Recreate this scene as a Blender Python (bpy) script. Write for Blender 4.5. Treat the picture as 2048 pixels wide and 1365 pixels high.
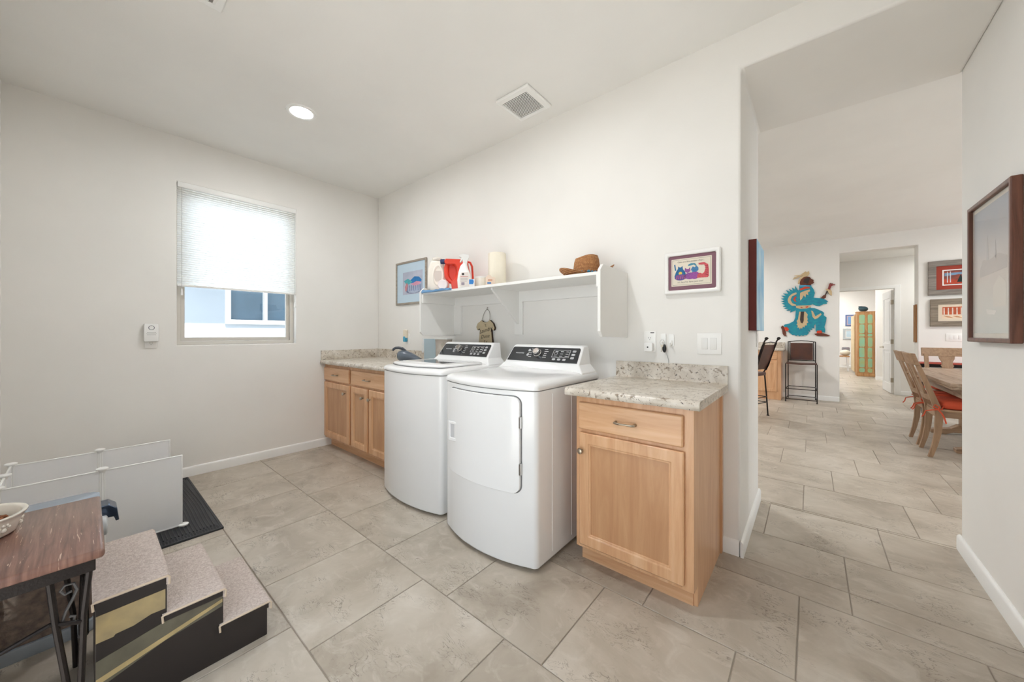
import bpy, bmesh, math, random
from mathutils import Matrix, Vector

for _o in list(bpy.data.objects):
    bpy.data.objects.remove(_o, do_unlink=True)
SC = bpy.context.scene
COL = SC.collection
random.seed(7)
PI = math.pi

# ------------------------------------------------------------------ camera
CAM_H = 1.22
YAW = math.radians(39.932)
cam_d = bpy.data.cameras.new('camera')
cam = bpy.data.objects.new('camera', cam_d)
COL.objects.link(cam)
cam.location = (0, 0, CAM_H)
cam.rotation_euler = (PI / 2, 0, YAW)
cam_d.sensor_width = 36.0
cam_d.lens = 12.5366
cam_d.shift_y = -14.5 / 2048
cam_d.clip_start = 0.01
cam_d.clip_end = 200
SC.camera = cam

# ------------------------------------------------------------------ exposure
SC.view_settings.view_transform = 'Standard'
SC.view_settings.look = 'None'
SC.view_settings.gamma = 1.0
SC.view_settings.use_curve_mapping = False
SC.view_settings.exposure = -0.24
SC.cycles.use_denoising = True
SC.cycles.max_bounces = 14
SC.cycles.diffuse_bounces = 8
SC.cycles.transparent_max_bounces = 12
SC.cycles.sample_clamp_indirect = 8.0
SC.cycles.caustics_reflective = False
SC.cycles.caustics_refractive = False

# ------------------------------------------------------------------ sky and sun
W = bpy.data.worlds.new('sky')
SC.world = W
W.use_nodes = True
_bg = W.node_tree.nodes['Background']
_bg.inputs['Color'].default_value = (0.78, 0.89, 1.0, 1)
SKY = 3.4
_bg.inputs['Strength'].default_value = SKY
sun_d = bpy.data.lights.new('sun', 'SUN')
sun = bpy.data.objects.new('sun', sun_d)
COL.objects.link(sun)
sun_d.energy = 15.0
sun_d.angle = math.radians(0.6)
sun_d.color = (1.0, 0.96, 0.9)
# the sun stands high on the +X side, over this house, and shines down on the neighbour's wall
sun.rotation_euler = (0.0, math.radians(32), math.radians(-12))

LAMP_L = 335.0        # recessed lamp luminance, laundry room
LAMP_C = (0.985, 0.995, 1.0)
DINING_L = 1000.0  # luminance of the added dining fill lamps
BED_L = 1700.0  # luminance of the added bedroom fill lamps


# ------------------------------------------------------------------ colour helpers
def lin(c):
    return tuple(((v / 255) / 12.92 if v / 255 <= 0.04045 else ((v / 255 + 0.055) / 1.055) ** 2.4) for v in c)


MATS = {}


def mat(name, col, rough=0.5, metal=0.0, var=0.06, scale=6.0, stretch=(1, 1, 1), bump=0.0, bscale=None,
        col2=None, coat=0.0, trans=0.0, ior=1.45, detail=4.0, spec=0.5, emit=0.0):
    """plain procedural material: colour drifts by noise between col and col2, optional fine bump"""
    if name in MATS:
        return MATS[name]
    m = bpy.data.materials.new(name)
    m.use_nodes = True
    nt = m.node_tree
    b = nt.nodes['Principled BSDF']
    c1 = lin(col)
    c2 = lin(col2) if col2 else tuple(v * (1 - var) for v in c1)
    tc = nt.nodes.new('ShaderNodeTexCoord')
    mp = nt.nodes.new('ShaderNodeMapping')
    mp.inputs['Scale'].default_value = stretch
    nt.links.new(tc.outputs['Object'], mp.inputs['Vector'])
    nz = nt.nodes.new('ShaderNodeTexNoise')
    nz.inputs['Scale'].default_value = scale
    nz.inputs['Detail'].default_value = detail
    nt.links.new(mp.outputs['Vector'], nz.inputs['Vector'])
    rp = nt.nodes.new('ShaderNodeValToRGB')
    rp.color_ramp.elements[0].position = 0.3
    rp.color_ramp.elements[0].color = (*c1, 1)
    rp.color_ramp.elements[1].position = 0.7
    rp.color_ramp.elements[1].color = (*c2, 1)
    nt.links.new(nz.outputs['Fac'], rp.inputs['Fac'])
    nt.links.new(rp.outputs['Color'], b.inputs['Base Color'])
    b.inputs['Roughness'].default_value = rough
    b.inputs['Metallic'].default_value = metal
    b.inputs['Coat Weight'].default_value = coat
    b.inputs['Coat Roughness'].default_value = 0.06
    b.inputs['Transmission Weight'].default_value = trans
    b.inputs['IOR'].default_value = ior
    b.inputs['Specular IOR Level'].default_value = spec
    if emit:
        b.inputs['Emission Color'].default_value = (*c1, 1)
        b.inputs['Emission Strength'].default_value = emit
    if bump:
        n2 = nt.nodes.new('ShaderNodeTexNoise')
        n2.inputs['Scale'].default_value = bscale or scale * 8
        n2.inputs['Detail'].default_value = 3
        nt.links.new(mp.outputs['Vector'], n2.inputs['Vector'])
        bp = nt.nodes.new('ShaderNodeBump')
        bp.inputs['Strength'].default_value = bump
        bp.inputs['Distance'].default_value = 0.004
        nt.links.new(n2.outputs['Fac'], bp.inputs['Height'])
        nt.links.new(bp.outputs['Normal'], b.inputs['Normal'])
    MATS[name] = m
    return m


def lamp_mat(name, colr, strength):
    m = bpy.data.materials.new(name)
    m.use_nodes = True
    nt = m.node_tree
    nt.nodes.remove(nt.nodes['Principled BSDF'])
    e = nt.nodes.new('ShaderNodeEmission')
    e.inputs['Color'].default_value = (*colr, 1)
    e.inputs['Strength'].default_value = strength
    nt.links.new(e.outputs[0], nt.nodes['Material Output'].inputs['Surface'])
    return m


def ramp(nt, fac, stops):
    r = nt.nodes.new('ShaderNodeValToRGB')
    e = r.color_ramp.elements
    while len(e) < len(stops):
        e.new(0.5)
    for k, (p, c) in enumerate(stops):
        e[k].position = p
        e[k].color = (*lin(c), 1)
    nt.links.new(fac, r.inputs['Fac'])
    return r.outputs['Color']


def noise(nt, vec, scale, detail=4, rough=0.55, dist=0.0):
    n = nt.nodes.new('ShaderNodeTexNoise')
    n.inputs['Scale'].default_value = scale
    n.inputs['Detail'].default_value = detail
    n.inputs['Roughness'].default_value = rough
    n.inputs['Distortion'].default_value = dist
    nt.links.new(vec, n.inputs['Vector'])
    return n.outputs['Fac']


def mixc(nt, fac, a, b, mode='MIX'):
    m = nt.nodes.new('ShaderNodeMix')
    m.data_type = 'RGBA'
    m.blend_type = mode
    for s, v in ((0, fac), (6, a), (7, b)):
        if isinstance(v, (int, float)):
            m.inputs[s].default_value = v
        elif isinstance(v, tuple):
            m.inputs[s].default_value = (*v, 1)
        else:
            nt.links.new(v, m.inputs[s])
    return m.outputs[2]


def base_nodes(name):
    m = bpy.data.materials.new(name)
    m.use_nodes = True
    nt = m.node_tree
    return m, nt, nt.nodes['Principled BSDF']


def bump_to(nt, b, height, strength, dist=0.002):
    bp = nt.nodes.new('ShaderNodeBump')
    bp.inputs['Strength'].default_value = strength
    bp.inputs['Distance'].default_value = dist
    nt.links.new(height, bp.inputs['Height'])
    nt.links.new(bp.outputs['Normal'], b.inputs['Normal'])


def tile_material():
    m, nt, b = base_nodes('porcelain_tile')
    tc = nt.nodes.new('ShaderNodeTexCoord')
    oi = nt.nodes.new('ShaderNodeObjectInfo')
    geo = nt.nodes.new('ShaderNodeNewGeometry')
    rnd = nt.nodes.new('ShaderNodeVectorMath')
    rnd.operation = 'MULTIPLY_ADD'
    cr = nt.nodes.new('ShaderNodeCombineXYZ')
    for k in range(3):
        nt.links.new(oi.outputs['Random'], cr.inputs[k])
    nt.links.new(cr.outputs[0], rnd.inputs[0])
    rnd.inputs[1].default_value = (37.0, 53.0, 71.0)
    nt.links.new(geo.outputs['Position'], rnd.inputs[2])
    v = rnd.outputs[0]
    big = noise(nt, v, 2.6, 5, 0.6, 0.6)
    col = ramp(nt, big, [(0.30, (154, 143, 129)), (0.52, (178, 168, 154)), (0.75, (198, 189, 177))])
    # warm pale drifts
    mp = nt.nodes.new('ShaderNodeMapping')
    mp.inputs['Rotation'].default_value = (0, 0, 0.7)
    mp.inputs['Scale'].default_value = (1, 1.5, 1)
    nt.links.new(v, mp.inputs['Vector'])
    mid = noise(nt, mp.outputs[0], 7.0, 6, 0.62, 1.2)
    mm = nt.nodes.new('ShaderNodeMapRange')
    mm.inputs[1].default_value = 0.52
    mm.inputs[2].default_value = 0.70
    nt.links.new(mid, mm.inputs[0])
    f1 = nt.nodes.new('ShaderNodeMath')
    f1.operation = 'MULTIPLY'
    f1.inputs[1].default_value = 0.40
    nt.links.new(mm.outputs[0], f1.inputs[0])
    col = mixc(nt, f1.outputs[0], col, lin((208, 201, 190)))
    # dark scratches in clusters
    mp2 = nt.nodes.new('ShaderNodeMapping')
    mp2.inputs['Rotation'].default_value = (0, 0, -0.5)
    mp2.inputs['Scale'].default_value = (1, 2.2, 1)
    nt.links.new(v, mp2.inputs['Vector'])
    ve = noise(nt, mp2.outputs[0], 8.0, 3, 0.55, 2.6)
    s = nt.nodes.new('ShaderNodeMath')
    s.operation = 'SUBTRACT'
    s.inputs[1].default_value = 0.5
    nt.links.new(ve, s.inputs[0])
    ab = nt.nodes.new('ShaderNodeMath')
    ab.operation = 'ABSOLUTE'
    nt.links.new(s.outputs[0], ab.inputs[0])
    line = nt.nodes.new('ShaderNodeMapRange')
    line.inputs[1].default_value = 0.0
    line.inputs[2].default_value = 0.022
    line.inputs[3].default_value = 1.0
    line.inputs[4].default_value = 0.0
    nt.links.new(ab.outputs[0], line.inputs[0])
    cl = noise(nt, v, 6.0, 3, 0.5, 0.3)
    cm = nt.nodes.new('ShaderNodeMapRange')
    cm.inputs[1].default_value = 0.50
    cm.inputs[2].default_value = 0.62
    nt.links.new(cl, cm.inputs[0])
    f2 = nt.nodes.new('ShaderNodeMath')
    f2.operation = 'MULTIPLY'
    nt.links.new(line.outputs[0], f2.inputs[0])
    nt.links.new(cm.outputs[0], f2.inputs[1])
    f3 = nt.nodes.new('ShaderNodeMath')
    f3.operation = 'MULTIPLY'
    f3.inputs[1].default_value = 0.8
    nt.links.new(f2.outputs[0], f3.inputs[0])
    col = mixc(nt, f3.outputs[0], col, lin((104, 94, 84)))
    nt.links.new(col, b.inputs['Base Color'])
    b.inputs['Roughness'].default_value = 0.36
    b.inputs['Specular IOR Level'].default_value = 0.45
    bump_to(nt, b, mid, 0.12, 0.002)
    return m


def laminate_material():
    m, nt, b = base_nodes('granite_laminate')
    tc = nt.nodes.new('ShaderNodeTexCoord')
    v = tc.outputs['Object']
    a = noise(nt, v, 9, 5, 0.6, 0.8)
    col = ramp(nt, a, [(0.3, (178, 166, 150)), (0.5, (206, 197, 184)), (0.7, (222, 216, 206))])
    n2 = noise(nt, v, 38, 4, 0.6, 1.0)
    r2 = nt.nodes.new('ShaderNodeMapRange')
    r2.inputs[1].default_value = 0.56
    r2.inputs[2].default_value = 0.66
    nt.links.new(n2, r2.inputs[0])
    col = mixc(nt, r2.outputs[0], col, lin((140, 124, 106)))
    n3 = noise(nt, v, 75, 3, 0.6, 0.5)
    r3 = nt.nodes.new('ShaderNodeMapRange')
    r3.inputs[1].default_value = 0.62
    r3.inputs[2].default_value = 0.68
    nt.links.new(n3, r3.inputs[0])
    col = mixc(nt, r3.outputs[0], col, lin((70, 60, 54)))
    nt.links.new(col, b.inputs['Base Color'])
    b.inputs['Roughness'].default_value = 0.3
    return m


def wood_material(name, c1, c2, c3, axis, rough=0.35, coat=0.15, scale=1.0):
    """grain runs along the named axis"""
    m, nt, b = base_nodes(name)
    tc = nt.nodes.new('ShaderNodeTexCoord')
    mp = nt.nodes.new('ShaderNodeMapping')
    st = {'x': (1.2, 14, 14), 'y': (14, 1.2, 14), 'z': (14, 14, 1.2)}[axis]
    mp.inputs['Scale'].default_value = tuple(s * scale for s in st)
    nt.links.new(tc.outputs['Object'], mp.inputs['Vector'])
    n1 = noise(nt, mp.outputs[0], 1.6, 5, 0.6, 0.8)
    col = ramp(nt, n1, [(0.28, c1), (0.5, c2), (0.74, c3)])
    n2 = noise(nt, mp.outputs[0], 9, 3, 0.6, 0.3)
    r = nt.nodes.new('ShaderNodeMapRange')
    r.inputs[1].default_value = 0.5
    r.inputs[2].default_value = 0.8
    r.inputs[4].default_value = 0.35
    nt.links.new(n2, r.inputs[0])
    col = mixc(nt, r.outputs[0], col, lin(c1))
    nt.links.new(col, b.inputs['Base Color'])
    b.inputs['Roughness'].default_value = rough
    b.inputs['Coat Weight'].default_value = coat
    b.inputs['Coat Roughness'].default_value = 0.15
    return m


def glass_material(name, tint=(1, 1, 1), gloss=0.08):
    m = bpy.data.materials.new(name)
    m.use_nodes = True
    nt = m.node_tree
    nt.nodes.remove(nt.nodes['Principled BSDF'])
    t = nt.nodes.new('ShaderNodeBsdfTransparent')
    t.inputs['Color'].default_value = (*tint, 1)
    g = nt.nodes.new('ShaderNodeBsdfGlossy')
    g.inputs['Roughness'].default_value = 0.02
    fr = nt.nodes.new('ShaderNodeLayerWeight')
    pw = nt.nodes.new('ShaderNodeMath')
    pw.operation = 'POWER'
    pw.inputs[1].default_value = 5.0
    nt.links.new(fr.outputs['Facing'], pw.inputs[0])
    ma = nt.nodes.new('ShaderNodeMath')
    ma.operation = 'MULTIPLY_ADD'
    ma.inputs[1].default_value = 0.6
    ma.inputs[2].default_value = gloss * 0.5
    nt.links.new(pw.outputs[0], ma.inputs[0])
    mx = nt.nodes.new('ShaderNodeMixShader')
    nt.links.new(ma.outputs[0], mx.inputs[0])
    nt.links.new(t.outputs[0], mx.inputs[1])
    nt.links.new(g.outputs[0], mx.inputs[2])
    nt.links.new(mx.outputs[0], nt.nodes['Material Output'].inputs['Surface'])
    return m


def shade_material():
    """cellular blind cloth: daylight glows through it"""
    m = bpy.data.materials.new('blind_cloth')
    m.use_nodes = True
    nt = m.node_tree
    nt.nodes.remove(nt.nodes['Principled BSDF'])
    tc = nt.nodes.new('ShaderNodeTexCoord')
    n = noise(nt, tc.outputs['Object'], 40, 2)
    c = ramp(nt, n, [(0.3, (248, 247, 244)), (0.7, (252, 252, 250))])
    d = nt.nodes.new('ShaderNodeBsdfDiffuse')
    t = nt.nodes.new('ShaderNodeBsdfTranslucent')
    nt.links.new(c, d.inputs['Color'])
    nt.links.new(c, t.inputs['Color'])
    mx = nt.nodes.new('ShaderNodeMixShader')
    mx.inputs[0].default_value = 0.85
    nt.links.new(d.outputs[0], mx.inputs[1])
    nt.links.new(t.outputs[0], mx.inputs[2])
    nt.links.new(mx.outputs[0], nt.nodes['Material Output'].inputs['Surface'])
    return m


def pen_material():
    m = bpy.data.materials.new('translucent_white_panel')
    m.use_nodes = True
    nt = m.node_tree
    b = nt.nodes['Principled BSDF']
    tc = nt.nodes.new('ShaderNodeTexCoord')
    c = ramp(nt, noise(nt, tc.outputs['Object'], 6, 2), [(0.3, (250, 250, 250)), (0.7, (247, 247, 248))])
    nt.links.new(c, b.inputs['Base Color'])
    b.inputs['Roughness'].default_value = 0.3
    t = nt.nodes.new('ShaderNodeBsdfTranslucent')
    nt.links.new(c, t.inputs['Color'])
    mx = nt.nodes.new('ShaderNodeMixShader')
    mx.inputs[0].default_value = 0.35
    nt.links.new(b.outputs[0], mx.inputs[1])
    nt.links.new(t.outputs[0], mx.inputs[2])
    nt.links.new(mx.outputs[0], nt.nodes['Material Output'].inputs['Surface'])
    return m


def wall_material(name, col, bump=0.10):
    m, nt, b = base_nodes(name)
    tc = nt.nodes.new('ShaderNodeTexCoord')
    n = noise(nt, tc.outputs['Object'], 1.5, 3)
    c2 = tuple(max(0, v - 4) for v in col)
    nt.links.new(ramp(nt, n, [(0.35, col), (0.65, c2)]), b.inputs['Base Color'])
    b.inputs['Roughness'].default_value = 0.75
    b.inputs['Specular IOR Level'].default_value = 0.25
    n2 = noise(nt, tc.outputs['Object'], 90, 3)
    bump_to(nt, b, n2, bump, 0.002)
    return m


M_WALL = wall_material('wall_paint', (235, 233, 229))
M_CEIL = wall_material('ceiling_paint', (238, 237, 234), 0.14)
M_TRIM = mat('white_trim_paint', (238, 238, 236), 0.4, var=0.02)
M_TILE = tile_material()
M_GROUT = mat('grout', (160, 150, 138), 0.85, var=0.1, scale=20)
M_LAM = laminate_material()
M_MAPLE_Z = wood_material('maple_upright_grain', (196, 146, 106), (211, 165, 124), (222, 182, 144), 'z')
M_VENEER = wood_material('maple_veneer', (178, 130, 92), (190, 144, 104), (200, 156, 116), 'z')
M_MAPLE_X = wood_material('maple_level_grain', (196, 146, 106), (211, 165, 124), (222, 182, 144), 'x')
M_GLASS = glass_material('clear_glass')
M_SHADE = shade_material()
M_ENAMEL = mat('white_appliance_enamel', (240, 240, 240), 0.16, var=0.01, coat=0.4)
M_WHITEPL = mat('white_plastic', (240, 240, 238), 0.35, var=0.02)
M_NICKEL = mat('brushed_nickel', (178, 168, 152), 0.28, metal=1.0, var=0.08, scale=40)
M_BLACK = mat('black_plastic', (22, 22, 24), 0.35, var=0.1)
M_IRON = mat('wrought_iron', (38, 32, 30), 0.45, metal=0.5, var=0.2, scale=20, bump=0.2)


# ------------------------------------------------------------------ mesh helpers
WM = {}


def thing(name, label, cat, loc=(0, 0, 0), rz=0.0, group=None, rot=None):
    o = bpy.data.objects.new(name, None)
    COL.objects.link(o)
    o.empty_display_size = 0.05
    o.location = loc
    e = rot if rot else (0, 0, rz)
    o.rotation_euler = e
    from mathutils import Euler
    WM[o.name] = Matrix.Translation(loc) @ Euler(e).to_matrix().to_4x4()
    return tag(o, label, cat, group)


def tag(o, label=None, cat=None, group=None, kind=None):
    if label:
        o['label'] = label
    if cat:
        o['category'] = cat
    if group:
        o['group'] = group
    if kind:
        o['kind'] = kind
    return o


def obj(name, bm, m, parent=None, smooth=35, local=False, kind=None, label=None, bevel=0, bseg=2):
    """one mesh object; world coordinates unless local"""
    bmesh.ops.remove_doubles(bm, verts=bm.verts, dist=1e-6)
    bmesh.ops.recalc_face_normals(bm, faces=bm.faces)
    me = bpy.data.meshes.new(name)
    bm.to_mesh(me)
    bm.free()
    me.materials.append(m)
    o = bpy.data.objects.new(name, me)
    COL.objects.link(o)
    if smooth:
        me.polygons.foreach_set('use_smooth', [True] * len(me.polygons))
        me.set_sharp_from_angle(angle=math.radians(smooth))
    if parent is not None:
        pm = WM.get(parent.name, Matrix.Identity(4))
        o.parent = parent
        if not local:
            me.transform(pm.inverted())
        WM[o.name] = pm
    else:
        WM[o.name] = Matrix.Identity(4)
    if bevel:
        b = o.modifiers.new('bevel', 'BEVEL')
        b.width = bevel
        b.segments = bseg
        b.limit_method = 'ANGLE'
        b.angle_limit = math.radians(40)
    if kind:
        o['kind'] = kind
    if label:
        o['label'] = label
    return o


def solo(o, label, cat, group=None):
    """a thing that is one mesh: move its origin to its base centre"""
    me = o.data
    xs = [v.co for v in me.vertices]
    c = Vector(((min(v.x for v in xs) + max(v.x for v in xs)) / 2, (min(v.y for v in xs) + max(v.y for v in xs)) / 2, min(v.z for v in xs)))
    me.transform(Matrix.Translation(-c))
    o.location = c
    WM[o.name] = Matrix.Translation(c)
    return tag(o, label, cat, group)


def NB():
    return bmesh.new()


def box(bm, x0, x1, y0, y1, z0, z1, bev=0.0, seg=2):
    vs = [bm.verts.new(p) for p in ((x0, y0, z0), (x1, y0, z0), (x1, y1, z0), (x0, y1, z0), (x0, y0, z1), (x1, y0, z1), (x1, y1, z1), (x0, y1, z1))]
    fs = [bm.faces.new([vs[i] for i in f]) for f in ((3, 2, 1, 0), (4, 5, 6, 7), (0, 1, 5, 4), (1, 2, 6, 5), (2, 3, 7, 6), (3, 0, 4, 7))]
    if bev:
        es = list({e for f in fs for e in f.edges})
        bmesh.ops.bevel(bm, geom=es, offset=bev, segments=seg, affect='EDGES', profile=0.5)
    return bm


def ax3(axis, u, v, a):
    return {'x': (a, u, v), 'y': (u, a, v), 'z': (u, v, a)}[axis]


def prism(bm, pts, axis, a, b, bev=0.0, seg=2):
    A = [bm.verts.new(ax3(axis, u, v, a)) for u, v in pts]
    B = [bm.verts.new(ax3(axis, u, v, b)) for u, v in pts]
    fs = [bm.faces.new(A), bm.faces.new(B[::-1])]
    n = len(pts)
    for i in range(n):
        fs.append(bm.faces.new((A[i], A[(i + 1) % n], B[(i + 1) % n], B[i])))
    if bev:
        es = list(set(fs[0].edges) | set(fs[1].edges))
        bmesh.ops.bevel(bm, geom=es, offset=bev, segments=seg, affect='EDGES', profile=0.5)
    return bm


def loft(bm, rings, cap=True, closed=True):
    R = [[bm.verts.new(p) for p in r] for r in rings]
    n = len(R[0])
    for a, b in zip(R, R[1:]):
        for i in range(n if closed else n - 1):
            j = (i + 1) % n
            bm.faces.new((a[i], a[j], b[j], b[i]))
    if cap:
        bm.faces.new(R[0][::-1])
        bm.faces.new(R[-1])
    return bm


def tube(bm, pts, r, n=8, closed=False, cap=True):
    P = [Vector(p) for p in pts]
    k = len(P)
    T = []
    for i in range(k):
        if closed:
            t = P[(i + 1) % k] - P[i - 1]
        else:
            t = P[min(i + 1, k - 1)] - P[max(i - 1, 0)]
        T.append(t.normalized())
    ref = Vector((0, 0, 1)) if abs(T[0].z) < 0.9 else Vector((1, 0, 0))
    N = (ref - T[0] * ref.dot(T[0])).normalized()
    rings = []
    for i in range(k):
        N = (N - T[i] * N.dot(T[i])).normalized()
        B = T[i].cross(N)
        rr = r[i] if isinstance(r, (list, tuple)) else r
        rings.append([P[i] + (N * math.cos(2 * PI * q / n) + B * math.sin(2 * PI * q / n)) * rr for q in range(n)])
    if closed:
        R = [[bm.verts.new(p) for p in g] for g in rings]
        for i in range(k):
            a, b = R[i], R[(i + 1) % k]
            for q in range(n):
                bm.faces.new((a[q], a[(q + 1) % n], b[(q + 1) % n], b[q]))
    else:
        loft(bm, rings, cap)
    return bm


def lathe(bm, prof, n=24, c=(0, 0, 0), axis='z', sx=1.0, sy=1.0):
    """prof: (radius, height) pairs, open at zero radius"""
    rings = []
    for r, h in prof:
        ring = []
        for q in range(n):
            a = 2 * PI * q / n
            u, v = r * math.cos(a) * sx, r * math.sin(a) * sy
            p = {'z': (u, v, h), 'y': (u, h, v), 'x': (h, u, v)}[axis]
            ring.append((p[0] + c[0], p[1] + c[1], p[2] + c[2]))
        rings.append(ring)
    return loft(bm, rings, True)


def cyl(bm, c, r, h, axis='z', n=20, bev=0.0):
    if bev:
        return lathe(bm, [(r - bev, 0), (r, bev), (r, h - bev), (r - bev, h)], n, c, axis)
    return lathe(bm, [(r, 0), (r, h)], n, c, axis)


def ball(bm, c, rx, ry, rz, u=16, v=10):
    m = Matrix.Translation(c) @ Matrix.Diagonal((rx, ry, rz, 1))
    bmesh.ops.create_uvsphere(bm, u_segments=u, v_segments=v, radius=1.0, matrix=m)
    return bm


def plate(bm, us, vs, holes, axis, a, b):
    """slab on the grid us x vs (normal = axis) without the listed hole cells; one connected shell"""
    nu, nv = len(us) - 1, len(vs) - 1
    solid = lambda i, j: 0 <= i < nu and 0 <= j < nv and (i, j) not in holes
    V = {}

    def vert(i, j, s):
        k = (i, j, s)
        if k not in V:
            V[k] = bm.verts.new(ax3(axis, us[i], vs[j], b if s else a))
        return V[k]
    for i in range(nu):
        for j in range(nv):
            if not solid(i, j):
                continue
            for s in (0, 1):
                bm.faces.new([vert(i, j, s), vert(i + 1, j, s), vert(i + 1, j + 1, s), vert(i, j + 1, s)])
            for (di, dj, p, q) in ((-1, 0, (0, 0), (0, 1)), (1, 0, (1, 0), (1, 1)), (0, -1, (0, 0), (1, 0)), (0, 1, (0, 1), (1, 1))):
                if not solid(i + di, j + dj):
                    bm.faces.new([vert(i + p[0], j + p[1], 0), vert(i + q[0], j + q[1], 0), vert(i + q[0], j + q[1], 1), vert(i + p[0], j + p[1], 1)])
    return bm


def rrect(x0, x1, y0, y1, r, n=5):
    out = []
    for cx, cy, a0 in ((x1 - r, y1 - r, 0), (x0 + r, y1 - r, PI / 2), (x0 + r, y0 + r, PI), (x1 - r, y0 + r, 1.5 * PI)):
        for k in range(n + 1):
            a = a0 + k * PI / 2 / n
            out.append((cx + r * math.cos(a), cy + r * math.sin(a)))
    return out


def flat_poly(bm, pts3):
    """filled outline in space (ear clipped)"""
    vs = [bm.verts.new(p) for p in pts3]
    f = bm.faces.new(vs)
    f.normal_update()
    bmesh.ops.triangulate(bm, faces=[f], ngon_method='EAR_CLIP')
    return bm


def sheet(bm, pts, axis, a, b):
    """outline extruded between a and b, caps ear clipped (any concave outline)"""
    A = [bm.verts.new(ax3(axis, u, v, a)) for u, v in pts]
    B = [bm.verts.new(ax3(axis, u, v, b)) for u, v in pts]
    n = len(pts)
    f1, f2 = bm.faces.new(A), bm.faces.new(B[::-1])
    for i in range(n):
        bm.faces.new((A[i], A[(i + 1) % n], B[(i + 1) % n], B[i]))
    f1.normal_update()
    f2.normal_update()
    bmesh.ops.triangulate(bm, faces=[f1, f2], ngon_method='EAR_CLIP')
    return bm


def ellipse(cx, cy, rx, ry, n=20, rot=0.0):
    return [(cx + rx * math.cos(t) * math.cos(rot) - ry * math.sin(t) * math.sin(rot),
             cy + rx * math.cos(t) * math.sin(rot) + ry * math.sin(t) * math.cos(rot)) for t in [2 * PI * k / n for k in range(n)]]


def lettering(name, body, size, m, mtx, parent, extrude=0.0004, shear=0.0, local=False, align='CENTER', space=1.0):
    cu = bpy.data.curves.new(name, 'FONT')
    cu.body = body
    cu.size = size
    cu.align_x = align
    cu.align_y = 'CENTER'
    cu.extrude = extrude
    cu.shear = shear
    cu.space_character = space
    cu.resolution_u = 2
    t = bpy.data.objects.new('tmp', cu)
    COL.objects.link(t)
    bpy.context.view_layer.update()
    me = bpy.data.meshes.new_from_object(t)
    bpy.data.objects.remove(t, do_unlink=True)
    me.name = name
    me.transform(mtx)
    me.materials.clear()
    me.materials.append(m)
    o = bpy.data.objects.new(name, me)
    COL.objects.link(o)
    o.parent = parent
    pm = WM.get(parent.name, Matrix.Identity(4))
    if not local:
        me.transform(pm.inverted())
    WM[o.name] = pm
    return o


def frame_mtx(origin, u, v):
    """matrix whose x is u, y is v, z their cross product"""
    u, v = Vector(u).normalized(), Vector(v).normalized()
    n = u.cross(v)
    return Matrix(((u.x, v.x, n.x, origin[0]), (u.y, v.y, n.y, origin[1]), (u.z, v.z, n.z, origin[2]), (0, 0, 0, 1)))


def copy_tree(o, parent=None):
    c = o.copy()
    COL.objects.link(c)
    if parent is not None:
        c.parent = parent
    for ch in list(o.children):
        copy_tree(ch, c)
    return c


def struct(o):
    o['kind'] = 'structure'
    return o

# ================================================================== the shell
XL, XR, YB, YN, ZC = -4.077, 0.650, 2.303, -0.358, 2.88     # window wall, right wall, long wall, wall behind the camera, ceiling
XJ, YBB, ZS = -0.293, 3.155, 2.68                           # passage jamb, back of the thick wall, soffit
YF, ZC2 = 8.657, 2.92                                       # far dining wall, dining ceiling

# floor slab with every visible tile on it
fl = struct(obj('floor', box(NB(), -4.4, 5.2, -0.6, 19.2, -0.10, -0.004), M_GROUT, smooth=0))
PX, PY, GAP = 0.539, 0.5265, 0.0045
full = None


def tile_rows(y0, y1):
    k0 = math.floor((y0 - 1.602) / PY) - 1
    k = k0
    while 1.602 + k * PY < y1:
        yield k, 1.602 + k * PY, 1.602 + (k + 1) * PY
        k += 1


def tile_mesh(x0, x1, y0, y1):
    bm = NB()
    prism(bm, [(x0, y0), (x1, y0), (x1, y1), (x0, y1)], 'z', -0.008, 0.0)
    top = [f for f in bm.faces if all(v.co.z > -0.001 for v in f.verts)]
    es = [e for f in top for e in f.edges]
    bmesh.ops.bevel(bm, geom=es, offset=0.0018, segments=1, affect='EDGES')
    return bm


def lay(xa, xb, ya, yb, joined=None, xlim=None):
    global full
    for k, r0, r1 in tile_rows(ya, yb):
        lo, hi = max(r0, ya), min(r1, yb)
        if hi - lo < 0.02:
            continue
        off = -0.040 + 0.1797 * k
        i = math.floor((xa - off) / PX) - 1
        while off + i * PX < xb:
            t0, t1 = off + i * PX, off + (i + 1) * PX
            i += 1
            a, b = max(t0, xa), min(t1, xb)
            if b - a < 0.02:
                continue
            if xlim:
                l0, l1 = xlim((lo + hi) / 2)
                if b < l0 or a > l1:
                    continue
            g = GAP / 2
            if joined is not None:
                prism(joined, [(a + g, lo + g), (b - g, lo + g), (b - g, hi - g), (a + g, hi - g)], 'z', -0.008, 0.0)
                continue
            w, h = b - a, hi - lo
            if abs(w - PX) < 1e-6 and abs(h - PY) < 1e-6:
                if full is None:
                    o = obj('tile', tile_mesh(g - PX / 2, PX / 2 - g, g - PY / 2, PY / 2 - g), M_TILE, fl, smooth=0, local=True)
                    full = o
                else:
                    o = full.copy()
                    COL.objects.link(o)
                o.location = ((a + b) / 2, (lo + hi) / 2, 0)
            else:
                o = obj('tile', tile_mesh(g - w / 2, w / 2 - g, g - h / 2, h / 2 - g), M_TILE, fl, smooth=0, local=True)
                o.location = ((a + b) / 2, (lo + hi) / 2, 0)


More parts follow.
